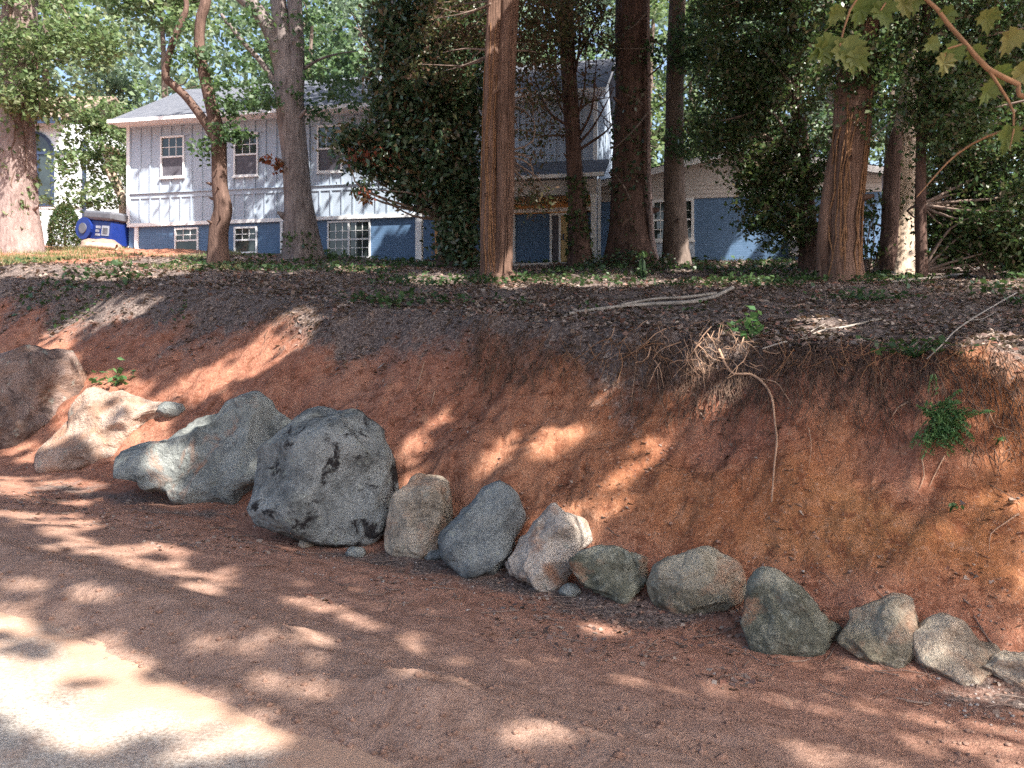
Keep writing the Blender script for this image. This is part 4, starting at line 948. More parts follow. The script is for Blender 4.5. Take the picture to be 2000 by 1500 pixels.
# ---------------------------------------------------------------- near maple branch, top right
mx, my = 3.6, 3.0; mz = hz(mx, my)
mp_ = thing('maple_tree', (mx, my, mz), 'young maple whose pale jagged leaves hang into the top right corner', 'tree')
V, f = tube([(mx, my, mz - .1, .06), (mx + .1, my, mz + 2, .05), (mx + .05, my + .05, mz + 4.5, .04), (mx, my, mz + 7, .02)], 10, .1, .05, .4); mesh('trunk', V, f, M['bark_grey'], mp_, smooth=True)
YM = 3.0
bp = [[(mx + .08, my, mz + 1.9 + .55, .022), (*P(2080, 215, YM), .0105), (*P(1990, 165, YM), .0095), (*P(1930, 135, YM), .010), (*P(1885, 85, YM), .0085), (*P(1850, 45, YM), .008), (*P(1805, -5, YM), .007), (*P(1700, -40, YM), .006)],
      [(*P(1700, -40, YM), .005), (*P(1660, 20, YM), .004), (*P(1640, 90, YM), .003)], [(*P(1800, -5, YM), .005), (*P(1740, -10, YM), .004), (*P(1720, 20, YM), .003)],
      [(*P(1930, 135, YM), .006), (*P(1980, 220, YM), .004), (*P(1972, 290, YM), .002)], [(*P(1885, 85, YM), .004), (*P(1850, 95, YM), .003), (*P(1845, 110, YM), .002)],
      [(*P(2060, 250, YM), .006), (*P(1960, 255, YM + .2), .005), (*P(1870, 300, YM + .3), .004), (*P(1790, 385, YM + .3), .002)]]
tubes('branch', bp, M['vine'], mp_, seg=7, step=.05)
lob = [(0, 0), (.10, -.06), (.34, -.02), (.30, .10), (.50, .22), (.36, .30), (.44, .48), (.26, .46), (.20, .58), (.22, .78), (.10, .74), (0, 1.0)]
out_ = lob + [(-a, b_) for a, b_ in lob[-2:0:-1]]
def maple_leaf(px, py, size, rot, tilt, Y=YM):
    c = P(px, py, Y); V = [(0, 0, 0.45 * 0 + .0)]; 
    pts_ = [(a, b_ - 0.05) for a, b_ in out_]
    V = [(0, .35, .05)] + [(a, b_, -.28 * abs(a) - .18 * b_ * b_ + RNG.normal() * .035) for a, b_ in pts_]
    V = np.array(V) * size
    # leaf hangs: tip points down, then rotated in the picture plane and tilted
    ca, sa = math.cos(rot), math.sin(rot); ct, st_ = math.cos(tilt), math.sin(tilt)
    X = V[:, 0] * ca - V[:, 1] * sa; Zz = -(V[:, 0] * sa + V[:, 1] * ca); Yy = V[:, 2]
    Yn = Yy * ct - Zz * st_; Zn = Yy * st_ + Zz * ct
    W_ = np.stack([X, Yn, Zn], 1) + c
    k = len(pts_); Fc = [(0, 1 + i, 1 + (i + 1) % k) for i in range(k)]
    o = mesh('leaf', W_, Fc, M['lf_maple'], mp_, rnd=np.full(k, RNG.uniform(0, 1)))
    return o
for q in ((1625, 75, .125, .35, .3), (1652, 80, .14, -.25, .2), (1615, 90, .09, .9, .5), (1668, 100, .10, -.6, .3), (1690, -5, .12, .2, .6), (1722, 5, .11, -.3, .3), (1760, -10, .10, -.5, .5), (1870, 88, .10, .4, .4), (1848, 108, .085, .1, .3), (1900, 95, .09, -.7, .6), (1830, 80, .07, 1.0, .4),
          (1975, 250, .11, .1, .5), (1955, 130, .10, -.2, .8), (1990, 130, .11, -.8, .6), (1940, 165, .09, .5, .5), (1860, 20, .09, .8, .7), (1790, -15, .09, .0, .5), (1640, 15, .08, .4, .7), (1985, 60, .11, .3, .7), (1930, 20, .10, -.3, .8)):
    maple_leaf(*q)

# ---------------------------------------------------------------- background trees
bgc = [(-120, 39, 'lf_light'), (90, 44, 'lf_light'), (210, 50, 'lf_haze'), (330, 45, 'lf_light'), (455, 52, 'lf_haze'), (600, 46, 'lf_mid'), (720, 50, 'lf_haze'), (850, 54, 'lf_haze'), (1000, 52, 'lf_haze'), (1130, 55, 'lf_mid'), (1270, 47, 'lf_light'), (1360, 52, 'lf_light'),
       (1490, 46, 'lf_haze'), (1620, 44, 'lf_mid'), (1730, 48, 'lf_light'), (1860, 42, 'lf_mid'), (2010, 45, 'lf_mid')]
names = {'lf_light': 'yellow green sunlit tree', 'lf_haze': 'haze tinted pale green tree', 'lf_mid': 'mid green tree'}
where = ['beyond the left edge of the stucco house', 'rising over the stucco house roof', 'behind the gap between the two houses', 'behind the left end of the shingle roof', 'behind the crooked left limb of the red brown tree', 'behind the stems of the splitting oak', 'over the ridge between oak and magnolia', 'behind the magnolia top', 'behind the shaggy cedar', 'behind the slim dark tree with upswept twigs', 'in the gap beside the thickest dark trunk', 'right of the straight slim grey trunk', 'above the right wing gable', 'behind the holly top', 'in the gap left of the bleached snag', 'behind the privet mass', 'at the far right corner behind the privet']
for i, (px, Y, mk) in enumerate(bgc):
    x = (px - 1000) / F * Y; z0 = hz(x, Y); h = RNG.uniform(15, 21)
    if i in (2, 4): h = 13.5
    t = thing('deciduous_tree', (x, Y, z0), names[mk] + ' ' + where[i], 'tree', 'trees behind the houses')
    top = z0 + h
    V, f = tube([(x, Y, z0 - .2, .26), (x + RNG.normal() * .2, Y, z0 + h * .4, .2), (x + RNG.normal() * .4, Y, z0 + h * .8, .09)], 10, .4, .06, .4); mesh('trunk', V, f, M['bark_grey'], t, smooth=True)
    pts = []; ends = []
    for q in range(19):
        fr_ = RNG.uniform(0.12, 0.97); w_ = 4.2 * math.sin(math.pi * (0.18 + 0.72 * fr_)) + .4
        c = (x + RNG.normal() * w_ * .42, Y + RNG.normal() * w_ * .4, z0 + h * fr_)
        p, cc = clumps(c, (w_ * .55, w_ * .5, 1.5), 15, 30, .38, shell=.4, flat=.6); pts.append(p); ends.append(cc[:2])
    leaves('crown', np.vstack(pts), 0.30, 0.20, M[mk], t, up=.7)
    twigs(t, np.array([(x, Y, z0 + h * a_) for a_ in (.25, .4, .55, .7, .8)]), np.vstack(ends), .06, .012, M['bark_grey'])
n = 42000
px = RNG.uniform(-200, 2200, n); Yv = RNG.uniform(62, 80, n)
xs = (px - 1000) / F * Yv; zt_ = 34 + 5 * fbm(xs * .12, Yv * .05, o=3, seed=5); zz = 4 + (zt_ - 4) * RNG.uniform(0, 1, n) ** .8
leaves('distant_woods', np.stack([xs, Yv, zz + 2], 1), .75, .5, M['lf_haze'], None, up=.5, kind='stuff')
# shrub tree between the houses, pale trunk
t = thing('small_tree', tuple(tree_base(236, None, 33.5)), 'small bright leafed tree with pale trunk in the gap between the houses', 'tree')
Bq = np.array(t.location)
V, f = tube([(Bq[0], Bq[1], Bq[2] - .1, .16), (*P(240, 410, 33.5), .15), (*P(232, 360, 33.5), .12), (*P(205, 300, 33.5), .08), (*P(190, 240, 33.5), .04)], 10, .2, .08, .3); mesh('trunk', V, f, M['snag'], t, smooth=True)
V, f = tube([(*P(236, 385, 33.5), .11), (*P(215, 345, 33.3), .09), (*P(206, 320, 33.3), .05)], 8, .2, .08); mesh('limb', V, f, M['snag'], t, smooth=True)
pts = []; 
for b in ((190, 270, 70, 60, 42), (150, 330, 50, 45, 26), (225, 250, 45, 50, 26), (130, 400, 35, 18, 7), (195, 390, 55, 18, 16), (235, 330, 28, 40, 14), (160, 220, 60, 40, 24)):
    p, cc = pblob(*b[:4], 33.3, .9, b[4], 30, .26); pts.append(p)
leaves('crown', np.vstack(pts), .19, .13, M['lf_light'], t, up=.7)

# ================================================================== LEFT YARD: shrub, bin, mound
Bs = tree_base(127, None, 31.5); t = thing('conifer_shrub', tuple(Bs), 'small dark green clipped conifer before the stucco house', 'shrub')
u = RNG.uniform(0, 1, 5200); th = RNG.uniform(0, 2 * np.pi, 5200); hh_ = 1.62 * (1 - (1 - u) ** 1.0)
rad = .62 * np.sqrt(np.clip(1 - (hh_ / 1.68) ** 1.8, 0, 1)) * RNG.uniform(.75, 1.03, 5200) * (1 + .12 * fbm(np.cos(th) * 2, np.sin(th) * 2, hh_ * 3, o=2, seed=8))
leaves('foliage', Bs + np.stack([rad * np.cos(th), rad * np.sin(th), hh_ + .02], 1), .10, .05, M['lf_ever'], t, up=.5)
V, f = tube([(*(Bs - [0, 0, .1]), .06), (*(Bs + [0, 0, 1.3]), .02)], 8, .2); mesh('stem', V, f, M['bark_dark'], t, smooth=True)

Yb = 30.2; Bb = P(205, 474, Yb); zg_ = hz(Bb[0], Yb); bz = max(zg_, Bb[2] - .1)
bn = thing('recycling_cart', (Bb[0], Yb, zg_), 'blue plastic cart with grey lid lying tipped beside the white house', 'bin', rz=math.radians(-24))
def tilt(mb, a=math.radians(7)):
    mb.v = [(x * math.cos(a) + z * math.sin(a), y, -x * math.sin(a) + z * math.cos(a) + .12) for x, y, z in mb.v]; return mb
def rounded(x0, x1, y0, y1, z0, z1, ins=.06, top=0.0):
    b = MB(); rings = []
    for x, k in ((x0, ins), (x0 + ins, 0), (x1 - ins, 0), (x1, ins)):
        rg = []
        for cy, cz, a0 in ((y1 - .1, z1 - .1, 0), (y0 + .1, z1 - .1, 90), (y0 + .1, z0 + .1, 180), (y1 - .1, z0 + .1, 270)):
            for a_ in (0, 30, 60, 90):
                q = math.radians(a0 + a_); rg.append((x, cy + (.1 - k * .6) * math.cos(q), cz + (.1 - k * .6) * math.sin(q)))
        rings.append(rg)
    n_ = 16; v = [p for r in rings for p in r]; fs = []
    for r in range(3):
        for i in range(n_): fs.append((r * n_ + i, r * n_ + (i + 1) % n_, (r + 1) * n_ + (i + 1) % n_, (r + 1) * n_ + i))
    fs += [tuple(range(n_ - 1, -1, -1)), tuple(range(3 * n_, 4 * n_))]
    return b.poly(v, fs)
tilt(rounded(-.78, .78, -.42, .42, 0, .88)).go('body', M['bin'], bn)
lb = tilt(rounded(-.70, .86, -.50, .50, .86, 1.20, .12)); lb.go('lid', M['binlid'], bn)
ring = MB()
for r0, r1, x in ((0.0, .24, -.845),):
    pass
def disc(mb, x, y, z, r, d, n_=20):
    v = [(x, y + r * math.cos(2 * math.pi * i / n_), z + r * math.sin(2 * math.pi * i / n_)) for i in range(n_)] + [(x - d, y + r * math.cos(2 * math.pi * i / n_), z + r * math.sin(2 * math.pi * i / n_)) for i in range(n_)]
    return mb.poly(v, [tuple(range(n_, 2 * n_))] + [(i, (i + 1) % n_, n_ + (i + 1) % n_, n_ + i) for i in range(n_)])
def discy(mb, x, y, z, r, d, n_=20):
    v = [(x + r * math.cos(2 * math.pi * i / n_), y, z + r * math.sin(2 * math.pi * i / n_)) for i in range(n_)] + [(x + r * math.cos(2 * math.pi * i / n_), y - d, z + r * math.sin(2 * math.pi * i / n_)) for i in range(n_)]
    return mb.poly(v, [tuple(range(2 * n_ - 1, n_ - 1, -1))] + [(i, n_ + i, n_ + (i + 1) % n_, (i + 1) % n_) for i in range(n_)])
wh = tilt(discy(MB(), -.56, -.425, .52, .40, .10)).go('wheel', M['bin'], bn)
tilt(discy(MB(), -.56, -.528, .52, .19, .03)).go('hub', M['binlid'], wh)
for z0_, z1_ in ((.30, .38), (.43, .52), (.57, .66)): tilt(MB().box(-.02, .22 if z0_ != .43 else .16, -.432, -.421, z0_, z1_)).go('sticker', M['label'], bn)
st_ = tilt(MB().box(.29, .66, -.432, -.421, .32, .68)).go('sticker', M['label'], bn)
tilt(MB().box(.35, .60, -.438, -.433, .38, .60)).go('print_field', M['binlid'], st_)
tilt(MB().box(.08, .74, -.50, -.42, .02, .14)).go('handle_bar', M['bin'], bn)
def lump(name, centre, rad, m, label, cat, seed, grp=None, sub=3, amp=.25, kind=None):
    V, f = ico(sub); n_ = fbm(V[:, 0] * 1.6 + seed, V[:, 1] * 1.6, V[:, 2] * 1.6, o=4, seed=seed)
    V = V * (1 + amp * n_)[:, None] * np.asarray(rad)
    o = mesh(name, V + centre, f, m, None, loc=centre, smooth=False); return props(o, label, cat, grp, kind)
_ic = {}
def ico(sub):
    if sub not in _ic:
        import bmesh
        bm = bmesh.new(); bmesh.ops.create_icosphere(bm, subdivisions=sub, radius=1); bm.verts.ensure_lookup_table()
        _ic[sub] = (np.array([v.co[:] for v in bm.verts]), np.array([[v.index for v in f_.verts] for f_ in bm.faces])); bm.free()
    V, f = _ic[sub]; return V.copy(), f
p = hit(196, 478); p2 = np.array([P(196, 470, 28.4)[0], 28.4, hz(P(196, 470, 28.4)[0], 28.4)])
M['dirt'] = plain('pale_dirt', (0.27, 0.19, 0.145), 0.95, 0.3, 5, bmp=.5)
lump('dirt_mound', p2 + [0, 0, .02], (.75, .5, .36), M['dirt'], 'heap of pale dirt in front of the blue cart', 'dirt heap', 5, sub=4)
a_, b_ = P(170, 470, 27.2), P(228, 480, 27.2); a_[2] = hz(a_[0], 27.2) + .10; b_[2] = hz(b_[0], 27.2) + .10
props(mesh('log', *tube([(*a_, .10), (*b_, .11)], 10, .1, .06), M['snag'], None, loc=a_, smooth=True), 'short bleached log lying before the dirt heap', 'log')
pp = tree_base(68, None, 30.5); props(MB().box(-.09, .09, -.09, .09, -.2, .62).box(-.07, .07, -.07, .07, .62, .74).go('marker_post', M['trim']), 'short white post beside the pine', 'post').location = tuple(pp)

# ================================================================== BOULDERS
def boulder(label, outline, m, depth=.8, seed=0, planes=14, facet=.86, noise_a=.05, push=0.0, sub=5, blunt=.8):
    o = np.array(outline, float); base = o[np.argmax(o[:, 1])]
    B = hit(min(max(base[0], -200), 2250), base[1]); w_ = (o[:, 0].max() - o[:, 0].min()) / F * B[1]; h_ = (o[:, 1].max() - o[:, 1].min()) / F * B[1]
    D = .5 * depth * (w_ + h_) / 2
    Yc = B[1] + D * .75 + push
    c = np.array([(o[:, 0].max() + o[:, 0].min()) / 2, (o[:, 1].max() + o[:, 1].min()) / 2]); sc = Yc / F
    d = o - c; ang = np.arctan2(-d[:, 1], d[:, 0]); rr_ = np.hypot(d[:, 0], d[:, 1]); i = np.argsort(ang); ang, rr_ = ang[i], rr_[i]
    # radius of the polygon in every direction
    tq = np.linspace(-np.pi, np.pi, 721); Rq = np.zeros_like(tq); dp = d[i]
    for k in range(len(dp)):
        a0, a1 = dp[k], dp[(k + 1) % len(dp)]
        e = a1 - a0
        den = np.cos(tq) * e[1] + np.sin(tq) * e[0]
        with np.errstate(all='ignore'):
            rad_ = (a0[0] * e[1] - a0[1] * e[0]) / den
            qx, qy = rad_ * np.cos(tq), -rad_ * np.sin(tq)
            s_ = ((qx - a0[0]) * e[0] + (qy - a0[1]) * e[1]) / (e @ e)
        ok = (rad_ > 0) & (s_ >= -.01) & (s_ <= 1.01); Rq = np.where(ok, np.maximum(Rq, rad_), Rq)
    Rq[Rq == 0] = rr_.mean()
    ks = 3; Rq = np.convolve(np.concatenate([Rq[-ks:], Rq, Rq[:ks]]), np.ones(2 * ks + 1) / (2 * ks + 1), 'valid')
    V, f = ico(sub); rng = np.random.default_rng(seed)
    rho = np.hypot(V[:, 0], V[:, 2]); th = np.arctan2(V[:, 2], V[:, 0]); R = np.interp(th, tq, Rq) * sc
    W_ = np.stack([np.cos(th) * R * rho ** blunt, V[:, 1] * D, np.sin(th) * R * rho ** blunt], 1)
    mean = np.array([w_, 2 * D, h_]) / 2
    W_ = W_ * np.array([1.03, 1, 1.03])
    for k in range(int(planes * 1.4)):
        nrm = rng.normal(size=3); nrm[1] = -abs(nrm[1]) * (1.6 if k % 2 else 1.0) - .25; nrm /= np.linalg.norm(nrm)
        sup = (W_ @ nrm).max() * rng.uniform(facet - .07, .97)
        ex = W_ @ nrm - sup; W_ -= np.maximum(ex, 0)[:, None] * nrm * .97
    sz_ = mean.mean(); dr_ = V / np.linalg.norm(V, axis=1)[:, None]
    for k in range(64):
        i_ = rng.integers(len(W_)); nrm = dr_[i_] + rng.normal(size=3) * .32; nrm /= np.linalg.norm(nrm)
        ex = np.clip(W_ @ nrm - (W_[i_] @ nrm - rng.uniform(.02, .085) * sz_), 0, .13 * sz_); W_ -= ex[:, None] * nrm * (.9 * np.exp(-(np.linalg.norm(W_ - W_[i_], axis=1) / (.55 * sz_)) ** 4))[:, None]
    for ax_, lo_, hi_ in ((0, (o[:, 0].min() - c[0]) * sc, (o[:, 0].max() - c[0]) * sc), (2, -(o[:, 1].max() - c[1]) * sc, -(o[:, 1].min() - c[1]) * sc)):
        a_, b_ = W_[:, ax_].min(), W_[:, ax_].max(); W_[:, ax_] = lo_ + (W_[:, ax_] - a_) * (hi_ - lo_) / (b_ - a_)
    size = mean.mean(); q = W_ / size
    nz = fbm(q[:, 0] * 1.3 + seed, q[:, 1] * 1.3, q[:, 2] * 1.3, o=3, seed=seed) * noise_a + fbm(q[:, 0] * 5 + seed, q[:, 1] * 5, q[:, 2] * 5, o=4, seed=seed + 5, g=.65) * noise_a * 1.0
    cr = np.abs(fbm(q[:, 0] * 1.9, q[:, 1] * 1.9 + seed, q[:, 2] * 1.9, o=3, seed=seed + 8))
    dirn = V / np.linalg.norm(V, axis=1)[:, None]; W_ = W_ + dirn * (nz * size)[:, None]
    W_[:, 1] -= D * .85 * sstep(.15, -.5, W_[:, 2] / h_)
    cen = np.array([(c[0] - 1000) * sc, Yc, EYE + (HOR - c[1]) * sc])
    ob = mesh('boulder', W_ + cen, f, m, None, loc=cen, smooth=True)
    return props(ob, label, 'boulder', 'boulders lined up along the foot of the clay bank')
RK = {}
RK['brown'] = rock_mat('brown_rock', (0.155, 0.105, 0.09), (0.25, 0.18, 0.155), (0.05, 0.034, 0.03), dust=(0.27, 0.16, 0.115), dusty=.35, spots=.7, seed=1)
RK['orange'] = rock_mat('clay_stained_rock', (0.36, 0.25, 0.195), (0.46, 0.345, 0.28), (0.18, 0.11, 0.085), dust=(0.44, 0.25, 0.165), dusty=.45, spots=.3, seed=2)
RK['grey'] = rock_mat('grey_rock', (0.16, 0.175, 0.17), (0.26, 0.27, 0.255), (0.075, 0.075, 0.078), dusty=.05, spots=.5, seed=3)
RK['dark'] = rock_mat('dark_spotted_rock', (0.16, 0.17, 0.168), (0.26, 0.27, 0.262), (0.020, 0.016, 0.017), dusty=.0, spots=.95, seed=4)
RK['tan'] = rock_mat('tan_rock', (0.27, 0.22, 0.17), (0.42, 0.355, 0.28), (0.075, 0.055, 0.042), dusty=.35, spots=.5, seed=6.5)
RK['cream'] = rock_mat('cream_rock', (0.33, 0.275, 0.235), (0.47, 0.41, 0.355), (0.11, 0.08, 0.062), dusty=.25, spots=.4, seed=5.2)
RK['blue'] = rock_mat('blue_grey_rock', (0.14, 0.155, 0.165), (0.215, 0.23, 0.23), (0.045, 0.052, 0.05), dusty=.0, spots=.4, seed=7.7)
RK['moss'] = rock_mat('mossy_rock', (0.20, 0.175, 0.125), (0.34, 0.305, 0.24), (0.06, 0.052, 0.032), dusty=.25, spots=.5, seed=9.1)
RK['green'] = rock_mat('greenish_rock', (0.16, 0.165, 0.125), (0.28, 0.275, 0.225), (0.05, 0.05, 0.035), dusty=.12, spots=.5, seed=11)
boulder('big brown boulder cut by the left edge, leaning on the bank', [(-100,760),(-60,722),(0,708),(60,688),(105,675),(135,683),(154,715),(156,765),(140,800),(130,850),(100,884),(40,880),(-20,868),(-90,850)], RK['brown'], .9, 1, push=.5)
boulder('sunlit salmon coloured boulder, second from the left', [(160,757),(215,757),(255,778),(300,786),(345,785),(352,805),(320,840),(270,860),(245,890),(236,918),(150,913),(97,908),(97,870),(108,825),(128,778)], RK['orange'], .75, 2, facet=.8, push=.35)
boulder('broad grey wedge shaped boulder with low sunlit snout pointing left, packed against the largest boulder', [(430,785),(480,765),(530,768),(562,790),(578,825),(565,870),(540,910),(515,945),(495,980),(430,985),(375,980),(335,967),(300,952),(240,944),(232,925),(243,890),(268,860),(308,838),(350,834),(382,810)], RK['grey'], .75, 3, planes=12, facet=.86, push=.12)
boulder('largest boulder, dark grey with black stains', [(590,822),(625,797),(665,800),(720,825),(762,850),(776,880),(785,925),(775,975),(755,1025),(740,1058),(690,1052),(630,1045),(560,1032),(512,1003),(487,965),(492,930),(515,888),(555,850)], RK['dark'], .8, 4, planes=12, facet=.86, blunt=.75)
boulder('small pointed tan boulder wedged right of the largest one', [(815,926),(842,940),(880,975),(886,1000),(868,1025),(862,1060),(825,1087),(790,1082),(762,1060),(750,1030),(757,990),(788,960),(800,938)], RK['tan'], .85, 5, facet=.78)
boulder('smooth rounded blue grey boulder', [(930,945),(975,939),(1010,962),(1027,1000),(1022,1045),(1003,1080),(980,1105),(935,1112),(888,1102),(864,1072),(858,1038),(880,1000),(905,965)], RK['blue'], .85, 6, planes=4, facet=.93, noise_a=.03)
boulder('pale angular tan boulder right of the rounded one', [(1060,992),(1100,985),(1130,981),(1155,1010),(1161,1040),(1146,1078),(1120,1105),(1095,1147),(1058,1140),(1018,1115),(985,1085),(1008,1050),(1035,1012)], RK['cream'], .8, 7, planes=16, facet=.76)
boulder('low greenish boulder with a pale ridge, tucked under the pale angular one', [(1150,1070),(1190,1067),(1232,1085),(1262,1110),(1269,1137),(1255,1168),(1220,1172),(1165,1157),(1110,1142),(1118,1108)], RK['green'], .8, 8, facet=.76, push=-.05)
boulder('blocky mossy brown boulder standing alone, fifth from the right', [(1330,1075),(1390,1069),(1412,1085),(1440,1110),(1453,1145),(1438,1180),(1380,1192),(1310,1207),(1267,1197),(1274,1150),(1290,1105)], RK['moss'], .8, 9, facet=.8)
boulder('triangular mossy boulder, fourth from the right', [(1490,1112),(1530,1107),(1562,1125),(1595,1170),(1637,1205),(1637,1250),(1612,1267),(1570,1277),(1535,1258),(1470,1247),(1438,1222),(1453,1180),(1472,1140)], RK['green'], .75, 10, facet=.8)
boulder('square greyish boulder, third from the right', [(1690,1170),(1750,1164),(1787,1190),(1800,1215),(1792,1260),(1762,1288),(1700,1302),(1650,1287),(1634,1265),(1648,1235),(1664,1200)], RK['moss'], .8, 11, facet=.8)
boulder('low buff boulder, second from the right', [(1805,1218),(1860,1200),(1902,1220),(1945,1255),(1952,1277),(1930,1302),(1880,1322),(1820,1317),(1785,1292),(1779,1255)], RK['tan'], .8, 12, facet=.8)
boulder('pale low boulder cut by the right edge', [(1930,1297),(1985,1275),(2050,1285),(2075,1330),(2040,1352),(1990,1352),(1950,1332),(1924,1312)], RK['tan'], .9, 13, facet=.82)
def stone(px, py, r, label, m, seed):
    B = hit(px, py); k = r / F * B[1]
    lump('stone', B + [0, 0, k * .3], (k * 1.2, k, k * .75), m, label, 'stone', seed, 'loose stones beside the boulders', 3, .3)
stone(850, 1090, 18, 'small grey stone between the pointed tan and the rounded boulder', RK['blue'], 3)
stone(1113, 1160, 18, 'small pale stone in front of the pale angular boulder', RK['grey'], 4)
stone(598, 1067, 13, 'pale flat chip of stone below the largest boulder', RK['tan'], 5)
stone(335, 812, 22, 'small knobbly grey stone on top between salmon and long grey boulder', RK['grey'], 6)
stone(695, 1085, 16, 'grey stone on the clay before the pointed tan boulder', RK['grey'], 7)
stone(1185, 1165, 11, 'small pale stone at the foot of the low greenish boulder', RK['tan'], 8)

# ================================================================== BANK DETAILS
def gpath(pts, r0, r1, lift=.01):
    out = []; n_ = len(pts)
    for i, (a, b_) in enumerate(pts):
        h_ = hit(a, b_); nrm = np.array([-.3, -.6, .55]); out.append((*(h_ + nrm * lift), r0 + (r1 - r0) * i / (n_ - 1)))
    return out
def lie(name, paths, m, label, cat, grp=None, seg=7):
    t = None
    base = paths[0][0][:3]
    t = thing(name, tuple(base), label, cat, grp)
    for q in paths:
        V, f = tube(q, seg, .05, .05); mesh('stem' if cat == 'branch' else 'strand', V, f, m, t, smooth=True)
    return t
lie('fallen_branch', [gpath([(1112, 618), (1180, 607), (1250, 600), (1300, 597), (1350, 594), (1395, 584), (1432, 567)], .022, .035, .05), gpath([(1215, 603), (1280, 592), (1340, 588), (1400, 580)], .016, .022, .09)], M['stick'], 'long pale forked branch lying on leaf litter at the rim', 'branch')
lie('fallen_branch', [gpath([(1810, 720), (1842, 690), (1862, 662), (1890, 640), (1922, 618), (1985, 580)], .004, .010, .10), gpath([(1890, 640), (1920, 636), (1945, 622)], .004, .002, .12)], M['stick'], 'thin grey stick slanting over the litter near the right edge', 'branch')
lie('fallen_branch', [gpath([(1490, 690), (1530, 674), (1565, 668), (1610, 649), (1650, 644), (1720, 628)], .006, .012, .04), gpath([(1565, 668), (1590, 652), (1612, 640)], .006, .003, .06)], M['stick'], 'low weathered stick on the rim right of the root tangle', 'branch')
lie('fallen_branch', [gpath([(1740, 555), (1800, 550), (1870, 540), (1930, 520)], .02, .03, .06)], M['stick'], 'pale stick lying at the foot of the snag', 'branch')
lie('hanging_root', [gpath([(1405, 690), (1420, 720), (1435, 738), (1465, 738), (1490, 755), (1508, 780), (1514, 830), (1518, 870), (1513, 920), (1508, 985)], .014, .006, .03), gpath([(1480, 745), (1515, 750), (1530, 775), (1550, 800)], .006, .003, .03)], M['root'], 'long pale root hanging down the orange clay face', 'root')
rt = []
for k in range(70):
    a0, b0 = 1385 + RNG.normal() * 62, RNG.uniform(630, 730) ; L_ = RNG.uniform(18, 70); an = RNG.normal(0, 1.0)
    pts_ = [(a0, b0)]
    for j in range(3): an += RNG.normal() * .35; pts_.append((pts_[-1][0] + math.sin(an) * L_ / 3, pts_[-1][1] + abs(math.cos(an)) * L_ / 3))
    rt.append(gpath(pts_, RNG.uniform(.002, .007), .0015, RNG.uniform(.01, .14)))
lie('root_tangle', rt, M['root'], 'tangle of torn pale roots sticking out under the rim', 'roots', seg=5)
for lab, x0_, x1_, k_ in (('fringe of fine roots and dead stems hanging from the lip left of the root tangle', 1080, 1300, 40), ('fringe of brown roots and dead stems along the right hand lip', 1520, 1960, 60)):
    rt = []
    for k in range(k_):
        a0 = RNG.uniform(x0_, x1_); b0 = 690 + RNG.normal() * 16; L_ = RNG.uniform(20, 90); an = RNG.normal(0, .6); pts_ = [(a0, b0)]
        for j in range(3): an += RNG.normal() * .35; pts_.append((pts_[-1][0] + math.sin(an) * L_ / 3, pts_[-1][1] + abs(math.cos(an)) * L_ / 3))
        rt.append(gpath(pts_, RNG.uniform(.002, .005), .0012, RNG.uniform(.01, .10)))
    lie('root_fringe', rt, M['vine'], lab, 'roots', seg=4)
def single_root(pts_, label, r=.006): lie('bank_root', [gpath(pts_, r, r * .4, .02)], M['root'], label, 'root', 'thin roots on the clay face', 6)
single_root([(1285, 730), (1288, 765), (1292, 790), (1300, 812)], 'short forked root above the sunlit streak')
single_root([(1775, 790), (1755, 800), (1742, 820)], 'pale root stub left of the fern', .010)
single_root([(1930, 815), (1945, 840), (1965, 850), (1990, 855)], 'bent root right of the fern')
single_root([(1990, 1010), (1960, 1040), (1935, 1055), (1932, 1085)], 'thin root low on the clay at the right edge')
single_root([(1800, 905), (1805, 935), (1795, 960)], 'thin short root under the fern')
single_root([(1845, 895), (1830, 925), (1815, 955)], 'longer thin root under the fern')
single_root([(1580, 840), (1585, 880), (1580, 920)], 'faint root right of the long hanging root', .004)
single_root([(1245, 690), (1240, 740), (1232, 800)], 'root strand left of the tangle', .005)
single_root([(830, 715), (822, 740), (815, 765)], 'thin rootlet high on the bank above the largest boulder', .006)
single_root([(850, 770), (843, 800)], 'short twig root above the pointed tan boulder', .006)
X, Y = np.meshgrid(np.linspace(-.62, .62, 900), np.geomspace(5.5, 14, 260)); Xw = (X * Y).ravel() + RNG.normal(size=X.size) * .02; Yw = Y.ravel() + RNG.normal(size=X.size) * .02
s_, t_ = st(Xw, Yw); m__ = np.interp(s_, [-12, -5, -1, 4, 12, 30], [1.35, 1.32, 1.12, 0.95, 0.8, 0.7]); d__ = road_z(Xw, Yw) + m__ * np.maximum(t_, 0) - lawn_z(Xw, Yw)
pr = np.exp(-((d__ + .22) / .20) ** 2) * np.clip(.55 + 1.3 * fbm(Xw * 1.1, Yw * 1.1, o=3, seed=55), 0, 1) * np.interp(s_, [-7, -4, 0, 3, 7], [.6, 1, 1, .6, .2])
k_ = np.flatnonzero(pr > RNG.uniform(0, 1, len(pr)) * 1.0); k_ = RNG.permutation(k_)[:2600]
nk = len(k_); xk, yk = Xw[k_], Yw[k_]; Lk = RNG.uniform(.05, .26, nk); sk = RNG.normal(size=nk) * .5; zk = ground(xk, yk) + .01
cols = [np.stack([xk, yk + .02, zk], 1)]
for j in (1, 2, 3):
    xx = xk - (N[0] - sk * U[0]) * Lk * j / 5; yy = yk - (N[1] - sk * U[1]) * Lk * j / 5
    cols.append(np.stack([xx + RNG.normal(size=nk) * .015, yy - .03, np.maximum(ground(xx, yy) + .012, zk - Lk * j / 2.4)], 1))
